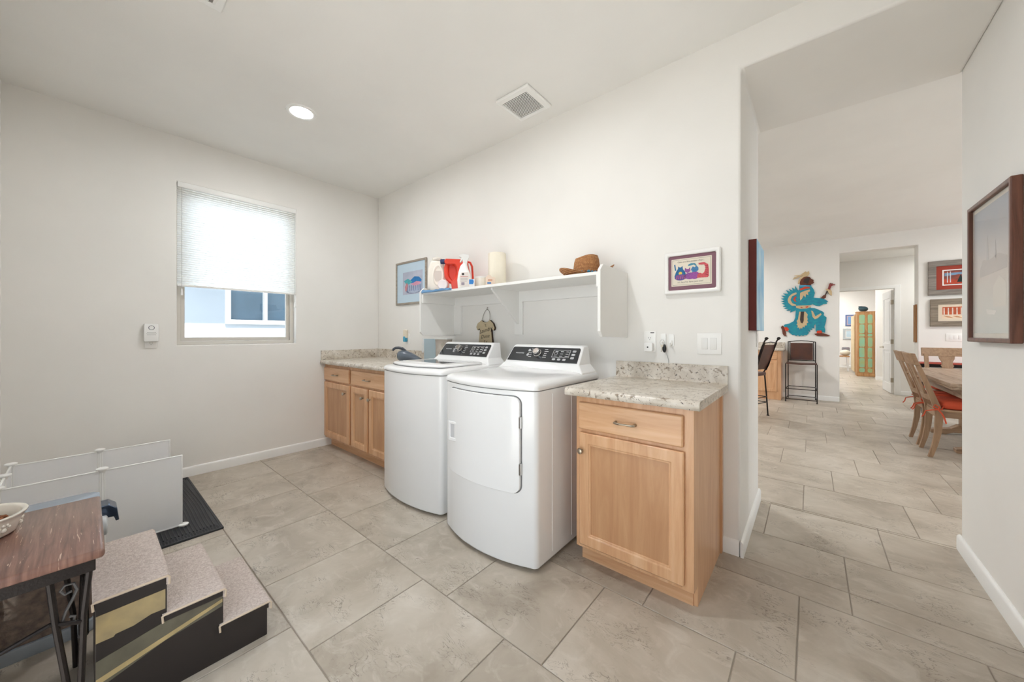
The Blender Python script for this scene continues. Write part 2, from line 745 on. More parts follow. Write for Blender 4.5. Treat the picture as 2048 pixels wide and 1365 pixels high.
lay(XL, XR, YN, YB)
lay(XJ, XR, YB, YBB)
wedge = lambda y: (min(-0.098 * y - 0.5, -0.6), 0.26 * y + 0.7)
lay(-2.6, 3.4, YBB, YF, None, wedge)
far_tiles = NB()
lay(-0.6, 2.6, YF, 18.6, far_tiles)
ft = obj('tile_field', far_tiles, M_TILE, fl, smooth=0, kind='stuff')

# window wall: opening for the window
WY0, WY1, WZ0, WZ1 = 0.489, 1.393, 1.122, 2.503
struct(obj('wall_left', plate(NB(), [YN - 0.2, WY0, WY1, YBB], [-0.1, WZ0, WZ1, ZC + 0.1], {(1, 1)}, 'x', XL - 0.16, XL), M_WALL, smooth=0, bevel=0.006))
# long wall with the passage cut through it
struct(obj('wall_back', plate(NB(), [XL, XJ, XR], [-0.1, ZS, ZC + 0.1], {(1, 0)}, 'y', YB, YBB), M_WALL, smooth=30, bevel=0.014, bseg=3))
# right wall: end face shows past the passage
struct(obj('wall_right', box(NB(), XR, XR + 0.13, YN - 0.2, YBB + 0.002, -0.1, ZC + 0.1), M_WALL, smooth=30, bevel=0.012, bseg=3))
# wall behind the photographer, with a wide unseen doorway added for soft fill light
struct(obj('wall_front', plate(NB(), [XL - 0.16, -1.45, -0.02, XR + 0.13], [-0.1, 0.0, 2.1, ZC + 0.1], {(1, 1)}, 'y', YN - 0.12, YN), M_WALL, smooth=0))
struct(obj('bounce_slab', box(NB(), -7.2, 5.2, -8.0, YN - 0.12, -0.30, -0.12), mat('bounce_concrete', (226, 223, 218), 0.9, var=0.1), smooth=0))  # unseen slab added outside, pale to bounce sun up through the doorway
struct(obj('ceiling', box(NB(), XL - 0.16, XR + 0.13, YN - 0.12, YBB, ZC, ZC + 0.12), M_CEIL, smooth=0))


def baseboard(name, pts, hgt=0.083, th=0.015):
    """profile swept along the wall line pts ((x, y), inward normal)"""
    bm = NB()
    for (x0, y0), (x1, y1), (nx, ny) in pts:
        prof = [(0, 0), (th, 0), (th, hgt - 0.014), (th * 0.75, hgt - 0.005), (th * 0.3, hgt), (0, hgt)]
        loft(bm, [[(x0 + nx * d, y0 + ny * d, z) for d, z in prof], [(x1 + nx * d, y1 + ny * d, z) for d, z in prof]])
    return struct(obj(name, bm, M_TRIM, smooth=50))


baseboard('baseboard_left', [((XL, YN), (XL, 1.76), (1, 0))])
baseboard('baseboard_back', [((-0.388, YB), (XJ - 0.006, YB), (0, -1))])
baseboard('baseboard_jamb', [((XJ, YB - 0.016), (XJ, YBB + 0.016), (1, 0))], 0.085)
baseboard('baseboard_right', [((XR, YN), (XR, YBB + 0.016), (-1, 0))], 0.085)
baseboard('baseboard_front', [((XL, YN), (-1.47, YN), (0, 1)), ((0.0, YN), (XR, YN), (0, 1))])
baseboard('baseboard_end', [((XR - 0.004, YBB), (XR + 0.13, YBB), (0, 1))], 0.085)

# ------------------------------------------------------------------ dining room, hall, bedroom shell
struct(obj('wall_near', box(NB(), XR + 0.13, 5.0, YBB - 0.15, YBB, -0.1, ZC2 + 0.1), M_WALL, smooth=0))
struct(obj('wall_kitchen', box(NB(), -4.4, XL, YBB - 0.15, YBB, -0.1, ZC2 + 0.1), M_WALL, smooth=0))
# far wall with the hall opening
HX0, HX1, HZ = 0.398, 1.335, 2.665
struct(obj('wall_far', plate(NB(), [-4.4, HX0, HX1, 5.0], [-0.1, HZ, ZC2 + 0.1], {(1, 0)}, 'y', YF, YF + 0.27), M_WALL, smooth=30, bevel=0.012, bseg=3))
# dining side wall: unseen, its wide bare opening added to let sky light in
struct(obj('wall_dining_right', plate(NB(), [YBB - 0.15, 4.2, 7.9, YF + 0.3], [-0.1, 0.05, 2.35, ZC2 + 0.1], {(1, 1)}, 'x', 5.0, 5.15), M_WALL, smooth=0))
struct(obj('wall_dining_left', plate(NB(), [YBB - 0.15, 4.4, 7.4, YF + 0.3], [-0.1, 1.05, 2.3, ZC2 + 0.1], {(1, 1)}, 'x', -4.55, -4.4), M_WALL, smooth=0))  # unseen wall, opening added as a daylight source
struct(obj('ceiling_dining', box(NB(), -4.5, 5.1, YBB, YF + 0.27, ZC2, ZC2 + 0.12), M_CEIL, smooth=0))
baseboard('baseboard_far', [((-0.42, YF), (HX0, YF), (0, -1)), ((HX1, YF), (4.9, YF), (0, -1))], 0.085)
# hall
HY = 10.36
DX0, DX1, DZ = 0.47, 1.285, 2.125
struct(obj('wall_hall', plate(NB(), [-0.4, DX0, DX1, 2.6], [-0.1, DZ, ZC2], {(1, 0)}, 'y', HY, HY + 0.12), M_WALL, smooth=0))
struct(obj('wall_hall_left', box(NB(), -0.52, -0.4, YF + 0.27, HY + 0.12, -0.1, ZC2), M_WALL, smooth=0))
struct(obj('wall_hall_right', box(NB(), 2.6, 2.72, YF + 0.27, HY + 0.12, -0.1, ZC2), M_WALL, smooth=0))
struct(obj('ceiling_hall', box(NB(), -0.52, 2.72, YF + 0.27, HY + 0.12, 2.75, ZC2), M_CEIL, smooth=0))
baseboard('baseboard_hall', [((DX1 + 0.086, HY), (2.6, HY), (0, -1))], 0.085)
# door casing
bm = NB()
prof = [(DX0 - 0.085, 0), (DX0 - 0.085, DZ + 0.07), (DX1 + 0.085, DZ + 0.07), (DX1 + 0.085, 0), (DX1, 0), (DX1, DZ), (DX0, DZ), (DX0, 0)]
sheet(bm, prof, 'y', HY - 0.02, HY)
struct(obj('trim_1', bm, M_TRIM, smooth=0, bevel=0.006))
# bedroom
struct(obj('wall_bedroom', box(NB(), -2.6, 3.0, 17.6, 17.75, -0.1, 3.0), M_WALL, smooth=0))
struct(obj('wall_bedroom_left', plate(NB(), [HY + 0.12, 12.4, 15.6, 17.75], [-0.1, 0.5, 2.4, 3.0], {(1, 1)}, 'x', -2.72, -2.6), M_WALL, smooth=0))  # opening out of view, added to brighten the bedroom
struct(obj('wall_bedroom_right', box(NB(), 1.33, 3.0, 13.4, 13.55, -0.1, 3.0), M_WALL, smooth=0))
struct(obj('wall_bedroom_end', box(NB(), 2.9, 3.0, HY + 0.12, 17.6, -0.1, 3.0), M_WALL, smooth=0))
struct(obj('wall_bedroom_near', box(NB(), -2.6, -0.4, HY, HY + 0.12, -0.1, 3.0), M_WALL, smooth=0))
struct(obj('ceiling_bedroom', box(NB(), -2.72, 3.0, HY + 0.12, 17.75, 3.0, 3.1), M_CEIL, smooth=0))
baseboard('baseboard_bedroom', [((1.33, 13.4), (2.9, 13.4), (0, -1)), ((-2.6, 17.6), (2.9, 17.6), (0, -1))], 0.09)

# ------------------------------------------------------------------ window with blind
wn = struct(bpy.data.objects.new('window_1', None))
COL.objects.link(wn)
wn.location = (XL - 0.06, WY0, WZ0)
WM[wn.name] = Matrix.Translation(wn.location)
M_VINYL = mat('almond_vinyl', (206, 201, 192), 0.4, var=0.03)
obj('window_frame', plate(NB(), [WY0 + 0.001, WY0 + 0.032, WY1 - 0.032, WY1 - 0.001], [WZ0 + 0.001, WZ0 + 0.034, WZ1 - 0.034, WZ1 - 0.001], {(1, 1)}, 'x', XL - 0.135, XL - 0.070), M_VINYL, wn, smooth=0, bevel=0.003)
obj('sash', plate(NB(), [WY0 + 0.033, WY0 + 0.062, WY1 - 0.062, WY1 - 0.033], [WZ0 + 0.035, WZ0 + 0.066, WZ1 - 0.066, WZ1 - 0.035], {(1, 1)}, 'x', XL - 0.127, XL - 0.093), M_VINYL, wn, smooth=0, bevel=0.003)
obj('pane', box(NB(), XL - 0.113, XL - 0.109, WY0 + 0.060, WY1 - 0.060, WZ0 + 0.064, WZ1 - 0.064), M_GLASS, wn, smooth=0)

bl = thing('cellular_blind', 'white pleated cellular blind pulled halfway down the window', 'blind', (XL - 0.015, (WY0 + WY1) / 2, 1.63))
BZ = 1.638
obj('headrail', box(NB(), XL - 0.034, XL + 0.012, WY0 + 0.003, WY1 - 0.003, WZ1 - 0.045, WZ1 - 0.001, 0.004), M_WHITEPL, bl)
bm = NB()
npl = 44
zt = WZ1 - 0.045
ring = []
prof = []
for k in range(npl * 2 + 1):
    z = zt + (BZ - zt) * k / (npl * 2)
    prof.append((XL - 0.026 + (0.014 if k % 2 else 0.0), z))
va = [[bm.verts.new((x, y, z)) for x, z in prof] for y in (WY0 + 0.004, WY1 - 0.004)]
for k in range(len(prof) - 1):
    bm.faces.new((va[0][k], va[0][k + 1], va[1][k + 1], va[1][k]))
obj('cloth', bm, M_SHADE, bl, smooth=0)
obj('bottom_rail', box(NB(), XL - 0.032, XL + 0.004, WY0 + 0.003, WY1 - 0.003, BZ - 0.016, BZ, 0.003), M_WHITEPL, bl)
for y, zb in ((WY0 + 0.030, 1.60), (WY1 - 0.014, 1.545)):
    c = obj('cord', tube(NB(), [(XL + 0.006, y, WZ1 - 0.04), (XL + 0.007, y, 2.0), (XL + 0.006, y, zb)], 0.0018, 6), mat('cord_grey', (196, 196, 194), 0.7), bl)
    obj('tassel', lathe(NB(), [(0.003, zb + 0.002), (0.004, zb), (0.009, zb - 0.05), (0.007, zb - 0.055)], 10, (XL + 0.006, y, 0)), M_WHITEPL, c)

# ------------------------------------------------------------------ neighbour's house and the yard outside
nh = thing('neighbour_house', 'pale stucco house next door seen through the window', 'house', (-7.2, 2.0, -0.2))
M_STUCCO = wall_material('stucco', (186, 197, 207), 0.4)
N0, N1, NM, NZ0, NZ1 = 1.48, 2.50, 1.98, 1.43, 2.25
obj('wall', plate(NB(), [-4, N0, N1, 9.0], [-0.3, NZ0, NZ1, 2.75], {(1, 1)}, 'x', -7.45, -7.2), M_STUCCO, nh, smooth=0)
wf = obj('window_frame', plate(NB(), [N0 - 0.05, N0 + 0.02, NM - 0.025, NM + 0.025, N1 - 0.02, N1 + 0.05], [NZ0 - 0.05, NZ0 + 0.02, NZ1 - 0.02, NZ1 + 0.05], {(1, 1), (3, 1)}, 'x', -7.21, -7.16), M_TRIM, nh, smooth=0)
M_DARKGL = mat('reflecting_window_glass', (96, 128, 150), 0.05, var=0.35, scale=1.2, coat=0.6)
for a, b in ((N0 + 0.015, NM - 0.02), (NM + 0.02, N1 - 0.015)):
    obj('pane', box(NB(), -7.26, -7.25, a, b, NZ0 + 0.015, NZ1 - 0.015), M_DARKGL, wf, smooth=0)
obj('eave', prism(NB(), [(-7.45, 2.62), (-6.60, 2.36), (-6.60, 2.50), (-9.5, 3.40), (-9.5, 3.2), (-7.46, 2.7)], 'y', -4, 9.0), M_STUCCO, nh, smooth=0)
solo(obj('yard_ground', box(NB(), -7.2, XL - 0.16, YN - 0.12, 12, -0.35, -0.2), mat('yard_gravel', (168, 164, 158), 0.9, var=0.2, scale=30), smooth=0), 'pale gravel yard between the two houses', 'yard')['kind'] = 'structure'

# ------------------------------------------------------------------ ceiling fixtures
M_LAMP = lamp_mat('lamp_lens', LAMP_C, LAMP_L)
M_FILL2 = lamp_mat('dining_fill_lens', (1.0, 0.995, 0.985), DINING_L)
M_FILL3 = lamp_mat('bedroom_fill_lens', (1.0, 0.97, 0.93), BED_L)


def downlight(x, y, z, label, m=M_LAMP, group='recessed ceiling lights'):
    t = thing('recessed_light', label, 'ceiling light', (x, y, z - 0.006), group=group)
    obj('trim_ring', lathe_ring(0.074, 0.102, z - 0.008, z, (x, y)), M_WHITEPL, t, smooth=40)
    obj('lens', cyl(NB(), (x, y, z - 0.003), 0.075, 0.002, n=32), m, t)
    return t


def lathe_ring(r0, r1, z0, z1, c, n=36):
    bm = NB()
    prof = [(r0, z1), (r0, z0 + 0.002), (r0 + 0.006, z0), (r1 - 0.004, z0 + 0.001), (r1, z1)]
    R = [[bm.verts.new((c[0] + r * math.cos(2 * PI * q / n), c[1] + r * math.sin(2 * PI * q / n), z)) for q in range(n)] for r, z in prof]
    for a, b in zip(R, R[1:] + R[:1]):
        for q in range(n):
            bm.faces.new((a[q], a[(q + 1) % n], b[(q + 1) % n], b[q]))
    return bm


downlight(-2.92, 1.035, ZC, 'round white recessed light glowing in the laundry ceiling')
downlight(-1.30, 1.035, ZC, 'round recessed light above the washer, just out of the picture')

vt = thing('exhaust_fan', 'square white slatted exhaust fan cover on the ceiling above the dryer', 'ceiling fan', (-1.575, 2.01, ZC))
vx0, vx1, vy0, vy1 = -1.715, -1.432, 1.868, 2.158
gx0, gx1, gy0, gy1 = -1.690, -1.478, 1.915, 2.130
bm = plate(NB(), [vx0, gx0, gx1, vx1], [vy0, gy0, gy1, vy1], {(1, 1)}, 'z', ZC - 0.022, ZC - 0.002)
obj('cover', bm, M_WHITEPL, vt, smooth=30, bevel=0.006)
obj('housing', box(NB(), gx0 + 0.001, gx1 - 0.001, gy0 + 0.001, gy1 - 0.001, ZC - 0.006, ZC - 0.003), mat('vent_dark', (38, 36, 34), 0.8), vt, smooth=0)
ns = 17
for k in range(ns):
    y = gy0 + (k + 0.5) * (gy1 - gy0) / ns
    obj('slat', box(NB(), gx0 - 0.001, gx1 + 0.001, y - 0.0027, y + 0.0027, ZC - 0.0215, ZC - 0.0195), M_WHITEPL, vt, smooth=0)

rg = thing('air_register', 'white metal air register at the top edge of the ceiling', 'air vent', (-2.17, 0.30, ZC))
obj('frame', plate(NB(), [-2.325, -2.295, -2.03, -2.0], [0.15, 0.18, 0.415, 0.447], {(1, 1)}, 'z', ZC - 0.010, ZC - 0.001), M_WHITEPL, rg, smooth=30, bevel=0.003)
obj('duct', box(NB(), -2.297, -2.028, 0.178, 0.417, ZC - 0.003, ZC - 0.001), mat('vent_mid', (150, 148, 145), 0.8), rg, smooth=0)
for k in range(7):
    y = 0.19 + k * 0.036
    b2 = NB()
    prism(b2, [(y, ZC - 0.004), (y + 0.018, ZC - 0.009), (y + 0.02, ZC - 0.008), (y + 0.002, ZC - 0.003)], 'x', -2.297, -2.028)
    obj('louver', b2, M_WHITEPL, rg, smooth=0)

for (x, y, w) in ((-1.9, 4.6, 'nearest the laundry wall'), (-1.9, 7.4, 'over the kitchen counter'), (3.2, 4.6, 'nearest the added side opening'), (3.2, 7.4, 'over the far corner')):
    downlight(x, y, ZC2, 'added unseen fill light in the dining room ceiling, ' + w, M_FILL2, 'added dining fill lights')  # lamps added out of view to brighten the dining room
downlight(2.0, 9.6, 2.75, 'added unseen fill light in the hall ceiling', M_LAMP, 'added hall fill lights')  # hall lamp added out of view for fill
downlight(0.3, 12.6, 3.0, 'added unseen fill light in the bedroom ceiling near the door', M_FILL3, 'added bedroom fill lights')  # both bedroom lamps are added out of view to brighten the room
downlight(0.3, 16.2, 3.0, 'added unseen fill light in the bedroom ceiling by the bench', M_FILL3, 'added bedroom fill lights')

# ================================================================== cabinets and counters
def arch_pull(parent, x, y, z, half=0.048):
    """bow handle standing off a drawer front (front faces -Y)"""
    bm = NB()
    pts = [(x - half, y + 0.001, z), (x - half, y - 0.020, z), (x - half * 0.8, y - 0.027, z), (x - half * 0.3, y - 0.029, z), (x + half * 0.3, y - 0.029, z), (x + half * 0.8, y - 0.027, z), (x + half, y - 0.020, z), (x + half, y + 0.001, z)]
    tube(bm, pts, [0.0075, 0.006, 0.0055, 0.0045, 0.0045, 0.0055, 0.006, 0.0075], 10)
    return obj('handle', bm, M_NICKEL, parent, label='brushed nickel bow handle')


def round_knob(parent, x, y, z):
    return obj('knob', lathe(NB(), [(0.006, 0.0), (0.006, -0.014), (0.013, -0.018), (0.016, -0.024), (0.013, -0.030), (0.005, -0.032)], 18, (x, y, z), 'y'), M_NICKEL, parent, label='brushed nickel round knob')


def drawer(parent, x0, x1, z0, z1, y):
    d = obj('drawer', box(NB(), x0, x1, y - 0.020, y - 0.0005, z0, z1), M_MAPLE_X, parent, smooth=30, bevel=0.007)
    arch_pull(d, (x0 + x1) / 2, y - 0.020, (z0 + z1) / 2 - 0.004)
    return d


def panel_door(parent, x0, x1, z0, z1, y, knob_x, knob_z, w=0.057):
    fr = plate(NB(), [x0, x0 + w, x1 - w, x1], [z0, z0 + w, z1 - w, z1], {(1, 1)}, 'y', y - 0.020, y - 0.0005)
    d = obj('door', fr, M_MAPLE_Z, parent, smooth=30, bevel=0.006)
    obj('panel', box(NB(), x0 + w - 0.002, x1 - w + 0.002, y - 0.010, y - 0.004, z0 + w - 0.002, z1 - w + 0.002), M_VENEER, d, smooth=0)
    # bead round the panel
    b = 0.008
    bead = plate(NB(), [x0 + w - 0.003, x0 + w + b, x1 - w - b, x1 - w + 0.003], [z0 + w - 0.003, z0 + w + b, z1 - w - b, z1 - w + 0.003], {(1, 1)}, 'y', y - 0.015, y - 0.006)
    obj('bead', bead, M_MAPLE_Z, d, smooth=30, bevel=0.003)
    round_knob(d, knob_x, y - 0.020, knob_z)
    return d


YC = 1.682         # face of the base cabinets
# ---- right cabinet
CX0, CX1 = -0.958, -0.385
c = thing('base_cabinet', 'single maple base cabinet standing alone beside the dryer', 'cabinet', ((CX0 + CX1) / 2, 2.0, 0), group='maple base cabinets')
bm = NB()
side = [(YC, 0.095), (YC, 0.893), (YB - 0.003, 0.893), (YB - 0.003, 0.0), (YC + 0.068, 0.0), (YC + 0.068, 0.095)]
prism(bm, side, 'x', CX0, CX1)
obj('body', bm, M_MAPLE_Z, c, smooth=0, bevel=0.0015)
obj('toe_kick', box(NB(), CX0 + 0.001, CX1 - 0.018, YC + 0.062, YC + 0.0685, 0.0, 0.097), M_MAPLE_X, c, smooth=0)
drawer(c, -0.937, -0.425, 0.722, 0.862, YC)
panel_door(c, -0.933, -0.421, 0.118, 0.704, YC, -0.915, 0.612)
obj('filler_strip', box(NB(), CX1 - 0.001, CX1 + 0.009, 2.262, YB - 0.004, 0.0, 0.893), M_MAPLE_Z, c, smooth=0)

# ---- left cabinets
c = thing('base_cabinet', 'maple base cabinet in the corner with one drawer and one door', 'cabinet', (-3.77, 2.0, 0), group='maple base cabinets')
LX0, LX1, LX2 = XL + 0.004, -3.463, -2.640
bm = NB()
prism(bm, side, 'x', LX0, LX1)
obj('body', bm, M_MAPLE_Z, c, smooth=0, bevel=0.0015)
drawer(c, -4.060, -3.492, 0.722, 0.862, YC)
panel_door(c, -4.056, -3.486, 0.118, 0.704, YC, -3.570, 0.620)
obj('toe_kick', box(NB(), LX0, LX1, YC + 0.060, YC + 0.0685, 0.0, 0.097), M_MAPLE_X, c, smooth=0)
c = thing('base_cabinet', 'maple base cabinet with paired doors, half hidden behind the washer', 'cabinet', (-3.05, 2.0, 0), group='maple base cabinets')
bm = NB()
prism(bm, side, 'x', LX1 + 0.001, LX2)
obj('body', bm, M_MAPLE_Z, c, smooth=0, bevel=0.0015)
drawer(c, -3.452, -2.805, 0.722, 0.862, YC)
panel_door(c, -3.450, -3.132, 0.118, 0.704, YC, -3.205, 0.618)
panel_door(c, -3.106, -2.790, 0.118, 0.704, YC, -3.076, 0.618)
obj('toe_kick', box(NB(), LX1 + 0.001, LX2, YC + 0.060, YC + 0.0685, 0.0, 0.097), M_MAPLE_X, c, smooth=0)

# ---- counters: rounded front edge, coved splash
def counter_profile(top=0.937, yf=1.628):
    p = [(YB - 0.002, 0.897), (YB - 0.002, top)]
    p += [(yf + 0.020 - 0.020 * math.sin(t), top - 0.020 + 0.020 * math.cos(t)) for t in [k * PI / 16 for k in range(9)]]
    p += [(yf, top - 0.034), (yf + 0.005, 0.897)]
    return p


SPLASH = [(YB - 0.002, 0.937), (YB - 0.002, 1.038), (YB - 0.017, 1.040), (YB - 0.022, 1.036)] + [(YB - 0.022 - 0.012 * (1 - math.cos(t)), 0.937 + 0.012 * (1 - math.sin(t))) for t in [k * PI / 8 for k in range(5)]]
t = thing('countertop', 'short granite look countertop with backsplash on the lone cabinet', 'countertop', (-0.68, 2.0, 0.897), group='granite look countertops')
bm = NB()
prism(bm, counter_profile(), 'x', -1.000, -0.352)
obj('slab', bm, M_LAM, t, smooth=40)
obj('backsplash', prism(NB(), SPLASH, 'x', -1.000, -0.352), M_LAM, t, smooth=40)
t = thing('countertop', 'corner granite look countertop running behind the washer', 'countertop', (-3.35, 2.0, 0.897), group='granite look countertops')
bm = NB()
prism(bm, counter_profile(), 'x', XL + 0.002, -2.605)
obj('slab', bm, M_LAM, t, smooth=40)
obj('backsplash', prism(NB(), SPLASH, 'x', XL + 0.002, -2.605), M_LAM, t, smooth=40)
obj('side_splash', box(NB(), XL + 0.002, XL + 0.022, 1.635, YB - 0.022, 0.936, 1.038, 0.003), M_LAM, t)

# ================================================================== washer and dryer
M_PANEL = mat('glossy_dark_control_panel', (38, 41, 46), 0.12, var=0.1, coat=0.6)
M_MARK = mat('panel_print_white', (225, 225, 225), 0.5)
M_CHROME = mat('satin_chrome', (205, 203, 200), 0.18, metal=1.0, var=0.05)
M_DARKGREY = mat('dark_grey_plastic', (70, 70, 72), 0.4)
M_GAP_SHADE = mat('grey_gap_shade', (112, 112, 112), 0.6)  # grey that stands in for shade in the appliance gaps


def outline(x0, x1, yc, bow, yb, off=0.0, r=0.035, n=14):
    """plan of an appliance: bowed front, rounded corners, flat back"""
    xc, hw = (x0 + x1) / 2, (x1 - x0) / 2
    pts = []
    x0, x1, yb = x0 - off, x1 + off, yb + off
    for k in range(n + 1):
        u = -1 + 2 * k / n
        x = xc + u * (hw + off - r)
        y = yc - off - bow * (1 - u * u)
        pts.append((x, y))
    a0 = math.atan2(2 * bow, hw - r)          # slope of the bow at its end
    cxr, cyr = x1 - r, yc - off + r
    for k in range(1, 6):
        t = -PI / 2 + a0 * 0.6 + (PI / 2 - a0 * 0.6) * k / 5
        pts.append((cxr + r * math.cos(t), cyr + r * math.sin(t)))
    pts += [(x1, yb - 0.012), (x1 - 0.012, yb), (x0 + 0.012, yb), (x0, yb - 0.012)]
    for k in range(5, 0, -1):
        t = -PI / 2 + a0 * 0.6 + (PI / 2 - a0 * 0.6) * k / 5
        pts.append((x0 + r - r * math.cos(t), cyr + r * math.sin(t)))
    return pts


def ring_at(x0, x1, yc, bow, yb, off, z):
    return [(x, y, z) for x, y in outline(x0, x1, yc, bow, yb, off)]


def curved_patch(x0, x1, zlo, zhi, r, yfun, thick, n=28):
    """rounded plate that follows the bowed front y = yfun(x)"""
    bm = NB()
    xs = [x0 + (x1 - x0) * k / n for k in range(n + 1)]
    xs = sorted(set(xs + [x0 + r * (1 - math.cos(PI / 2 * k / 6)) for k in range(7)] + [x1 - r * (1 - math.cos(PI / 2 * k / 6)) for k in range(7)]))

    def cut(x):
        d = min(x - x0, x1 - x)
        return r - math.sqrt(max(0.0, r * r - (r - d) ** 2)) if d < r else 0.0
    rings = []
    for x in xs:
        e = cut(x)
        y = yfun(x)
        a, b = zlo + e, zhi - e
        if b - a < 1e-4:
            b = a + 1e-4
        rings.append([(x, y - thick, a), (x, y - thick, b), (x, y + 0.004, b), (x, y + 0.004, a)])
    return loft(bm, rings)


def console(t, xc, w0, yf, yb, z0, name='console'):
    """control housing: wide foot, sloping face, narrower top"""
    f = lambda hw, ya, z: [(xc - hw, ya, z), (xc + hw, ya, z), (xc + hw, yb, z), (xc - hw, yb, z)]
    bm = NB()
    loft(bm, [f(w0, yf - 0.045, z0 - 0.02), f(w0 - 0.004, yf - 0.035, z0), f(w0 - 0.045, yf, z0 + 0.045), f(w0 - 0.058, yf + 0.085, z0 + 0.155), f(w0 - 0.064, yf + 0.10, z0 + 0.163)])
    return obj(name, bm, M_ENAMEL, t, smooth=30, bevel=0.010, bseg=3)


def panel_parts(t, cs, xc, yf, z0, dryer):
    """dark glass panel with lettering, dial, display and keys on the sloping face"""
    o = Vector((xc, yf + 0.0425 - 0.0025, z0 + 0.100))
    v = Vector((0, 0.085, 0.110)).normalized()
    F = frame_mtx(o, (1, 0, 0), v)
    n = F.to_3x3() @ Vector((0, 0, 1))

    def place(bm):
        bm.transform(F)
        return bm
    bm = NB()
    h = 0.058
    pts = [(-0.287, -h), (0.287, -h), (0.2795, h - 0.012)] + [(0.268 + 0.011 * math.cos(a), h - 0.012 + 0.012 * math.sin(a)) for a in (0.4, 0.9, 1.4)] + [(-0.268 - 0.011 * math.cos(a), h - 0.012 + 0.012 * math.sin(a)) for a in (1.4, 0.9, 0.4)] + [(-0.2795, h - 0.012)]
    prism(bm, pts, 'z', -0.002, 0.0022)
    p = obj('control_panel', place(bm), M_PANEL, t, smooth=30, label='glossy black control panel')
    lettering('brand_lettering', 'FRIGIDAIRE', 0.014, M_MARK, F @ Matrix.Translation((-0.198, 0.004, 0.0024)), p, 0.0003, space=1.05)
    kx = -0.04 if dryer else -0.055
    k = obj('dial', place(lathe(NB(), [(0.030, 0.002), (0.030, 0.010), (0.026, 0.012), (0.0245, 0.034), (0.020, 0.037)], 28, (kx, 0.006, 0))), M_CHROME, p, label='round chrome program dial')
    obj('dial_cap', place(cyl(NB(), (kx, 0.006, 0.0365), 0.0195, 0.0012, n=24)), mat('pewter', (150, 142, 135), 0.3, metal=0.8), k)
    # program names either side of the dial
    for s in (-1, 1):
        for q in range(5):
            yy = 0.040 - q * 0.016
            xx = kx + s * (0.046 + 0.006 * (1 - abs(q - 2) / 2))
            ln = 0.020 + 0.006 * ((q * 7 + (s > 0)) % 3)
            a, b = (xx, xx + ln) if s > 0 else (xx - ln, xx)
            obj('program_mark', place(box(NB(), a, b, yy - 0.0016, yy + 0.0016, 0.0021, 0.0026)), M_MARK, p, smooth=0)
    # display window with readings
    dx0, dx1, dy0, dy1 = 0.082, 0.212, -0.020, 0.040
    obj('display', place(plate(NB(), [dx0, dx0 + 0.002, dx1 - 0.002, dx1], [dy0, dy0 + 0.002, dy1 - 0.002, dy1], {(1, 1)}, 'z', 0.0021, 0.0027)), M_MARK, p, smooth=0)
    for i in range(3):
        for j in range(3):
            xx, yy = dx0 + 0.016 + i * 0.042, dy1 - 0.013 - j * 0.018
            if i == 0 and j == 1:
                obj('display_box', place(plate(NB(), [xx - 0.004, xx - 0.0025, xx + 0.0185, xx + 0.020], [yy - 0.006, yy - 0.0045, yy + 0.0085, yy + 0.010], {(1, 1)}, 'z', 0.0021, 0.0026)), M_MARK, p, smooth=0)
            else:
                obj('reading', place(box(NB(), xx, xx + 0.022, yy - 0.0018, yy + 0.0018, 0.0021, 0.0026)), M_MARK, p, smooth=0)
    for q in range(3):
        xx = 0.094 + q * 0.040
        obj('key', place(prism(NB(), rrect(xx, xx + 0.024, -0.044, -0.029, 0.005, 3), 'z', 0.0021, 0.0034)), mat('grey_key', (176, 176, 178), 0.4), p)
    for q in range(3):
        yy = 0.030 - q * 0.026
        obj('key', place(prism(NB(), rrect(0.228, 0.254, yy - 0.007, yy + 0.009, 0.005, 3), 'z', 0.0021, 0.0034)), mat('grey_key', (176, 176, 178), 0.4), p)
    for yy in (0.030, -0.008):
        obj('key', place(prism(NB(), ellipse(-0.122, yy, 0.010, 0.011, 16), 'z', 0.0021, 0.0034)), mat('grey_key', (176, 176, 178), 0.4), p)
    return p


def appliance_body(t, x0, x1, yc, bow, yb, ztop):
    obj('body', loft(NB(), [ring_at(x0, x1, yc, bow, yb, -0.012, 0.018), ring_at(x0, x1, yc, bow, yb, -0.003, 0.024), ring_at(x0, x1, yc, bow, yb, 0.0, 0.034), ring_at(x0, x1, yc, bow, yb, 0.0, ztop)]), M_ENAMEL, t, smooth=40)
    for sx in (x0 + 0.06, x1 - 0.06):
        for sy in (yc + 0.06, yb - 0.06):
            obj('leg', cyl(NB(), (sx, sy, 0.0), 0.018, 0.022, n=14), M_BLACK, t)


# ---- dryer
DX_0, DX_1, DYC, DBOW, DYB = -1.765, -1.058, 1.450, 0.062, 2.145
dxc = (DX_0 + DX_1) / 2
t = thing('dryer', 'white front loading clothes dryer next to the lone cabinet', 'dryer', (dxc, 1.8, 0))
appliance_body(t, DX_0, DX_1, DYC, DBOW, DYB, 0.924)
obj('top_seam', loft(NB(), [ring_at(DX_0, DX_1, DYC, DBOW, DYB, -0.004, 0.922), ring_at(DX_0, DX_1, DYC, DBOW, DYB, -0.004, 0.930)]), M_GAP_SHADE, t)
ra = lambda off, z, dz=0.0: [(x, y, z + dz * max(0.0, min(1.0, (y - 1.45) / 0.45))) for x, y, z in ring_at(DX_0, DX_1, DYC, DBOW, DYB, off, z)]
obj('top', loft(NB(), [ra(0.0, 0.928), ra(0.004, 0.932), ra(0.004, 0.948), ra(-0.002, 0.960, 0.004), ra(-0.018, 0.970, 0.008), ra(-0.05, 0.976, 0.010), ra(-0.12, 0.979, 0.010)]), M_ENAMEL, t, smooth=50)
cs = console(t, dxc, 0.348, 1.972, 2.132, 0.978)
panel_parts(t, cs, dxc, 1.972, 0.978, True)
hw = (DX_1 - DX_0) / 2 - 0.035
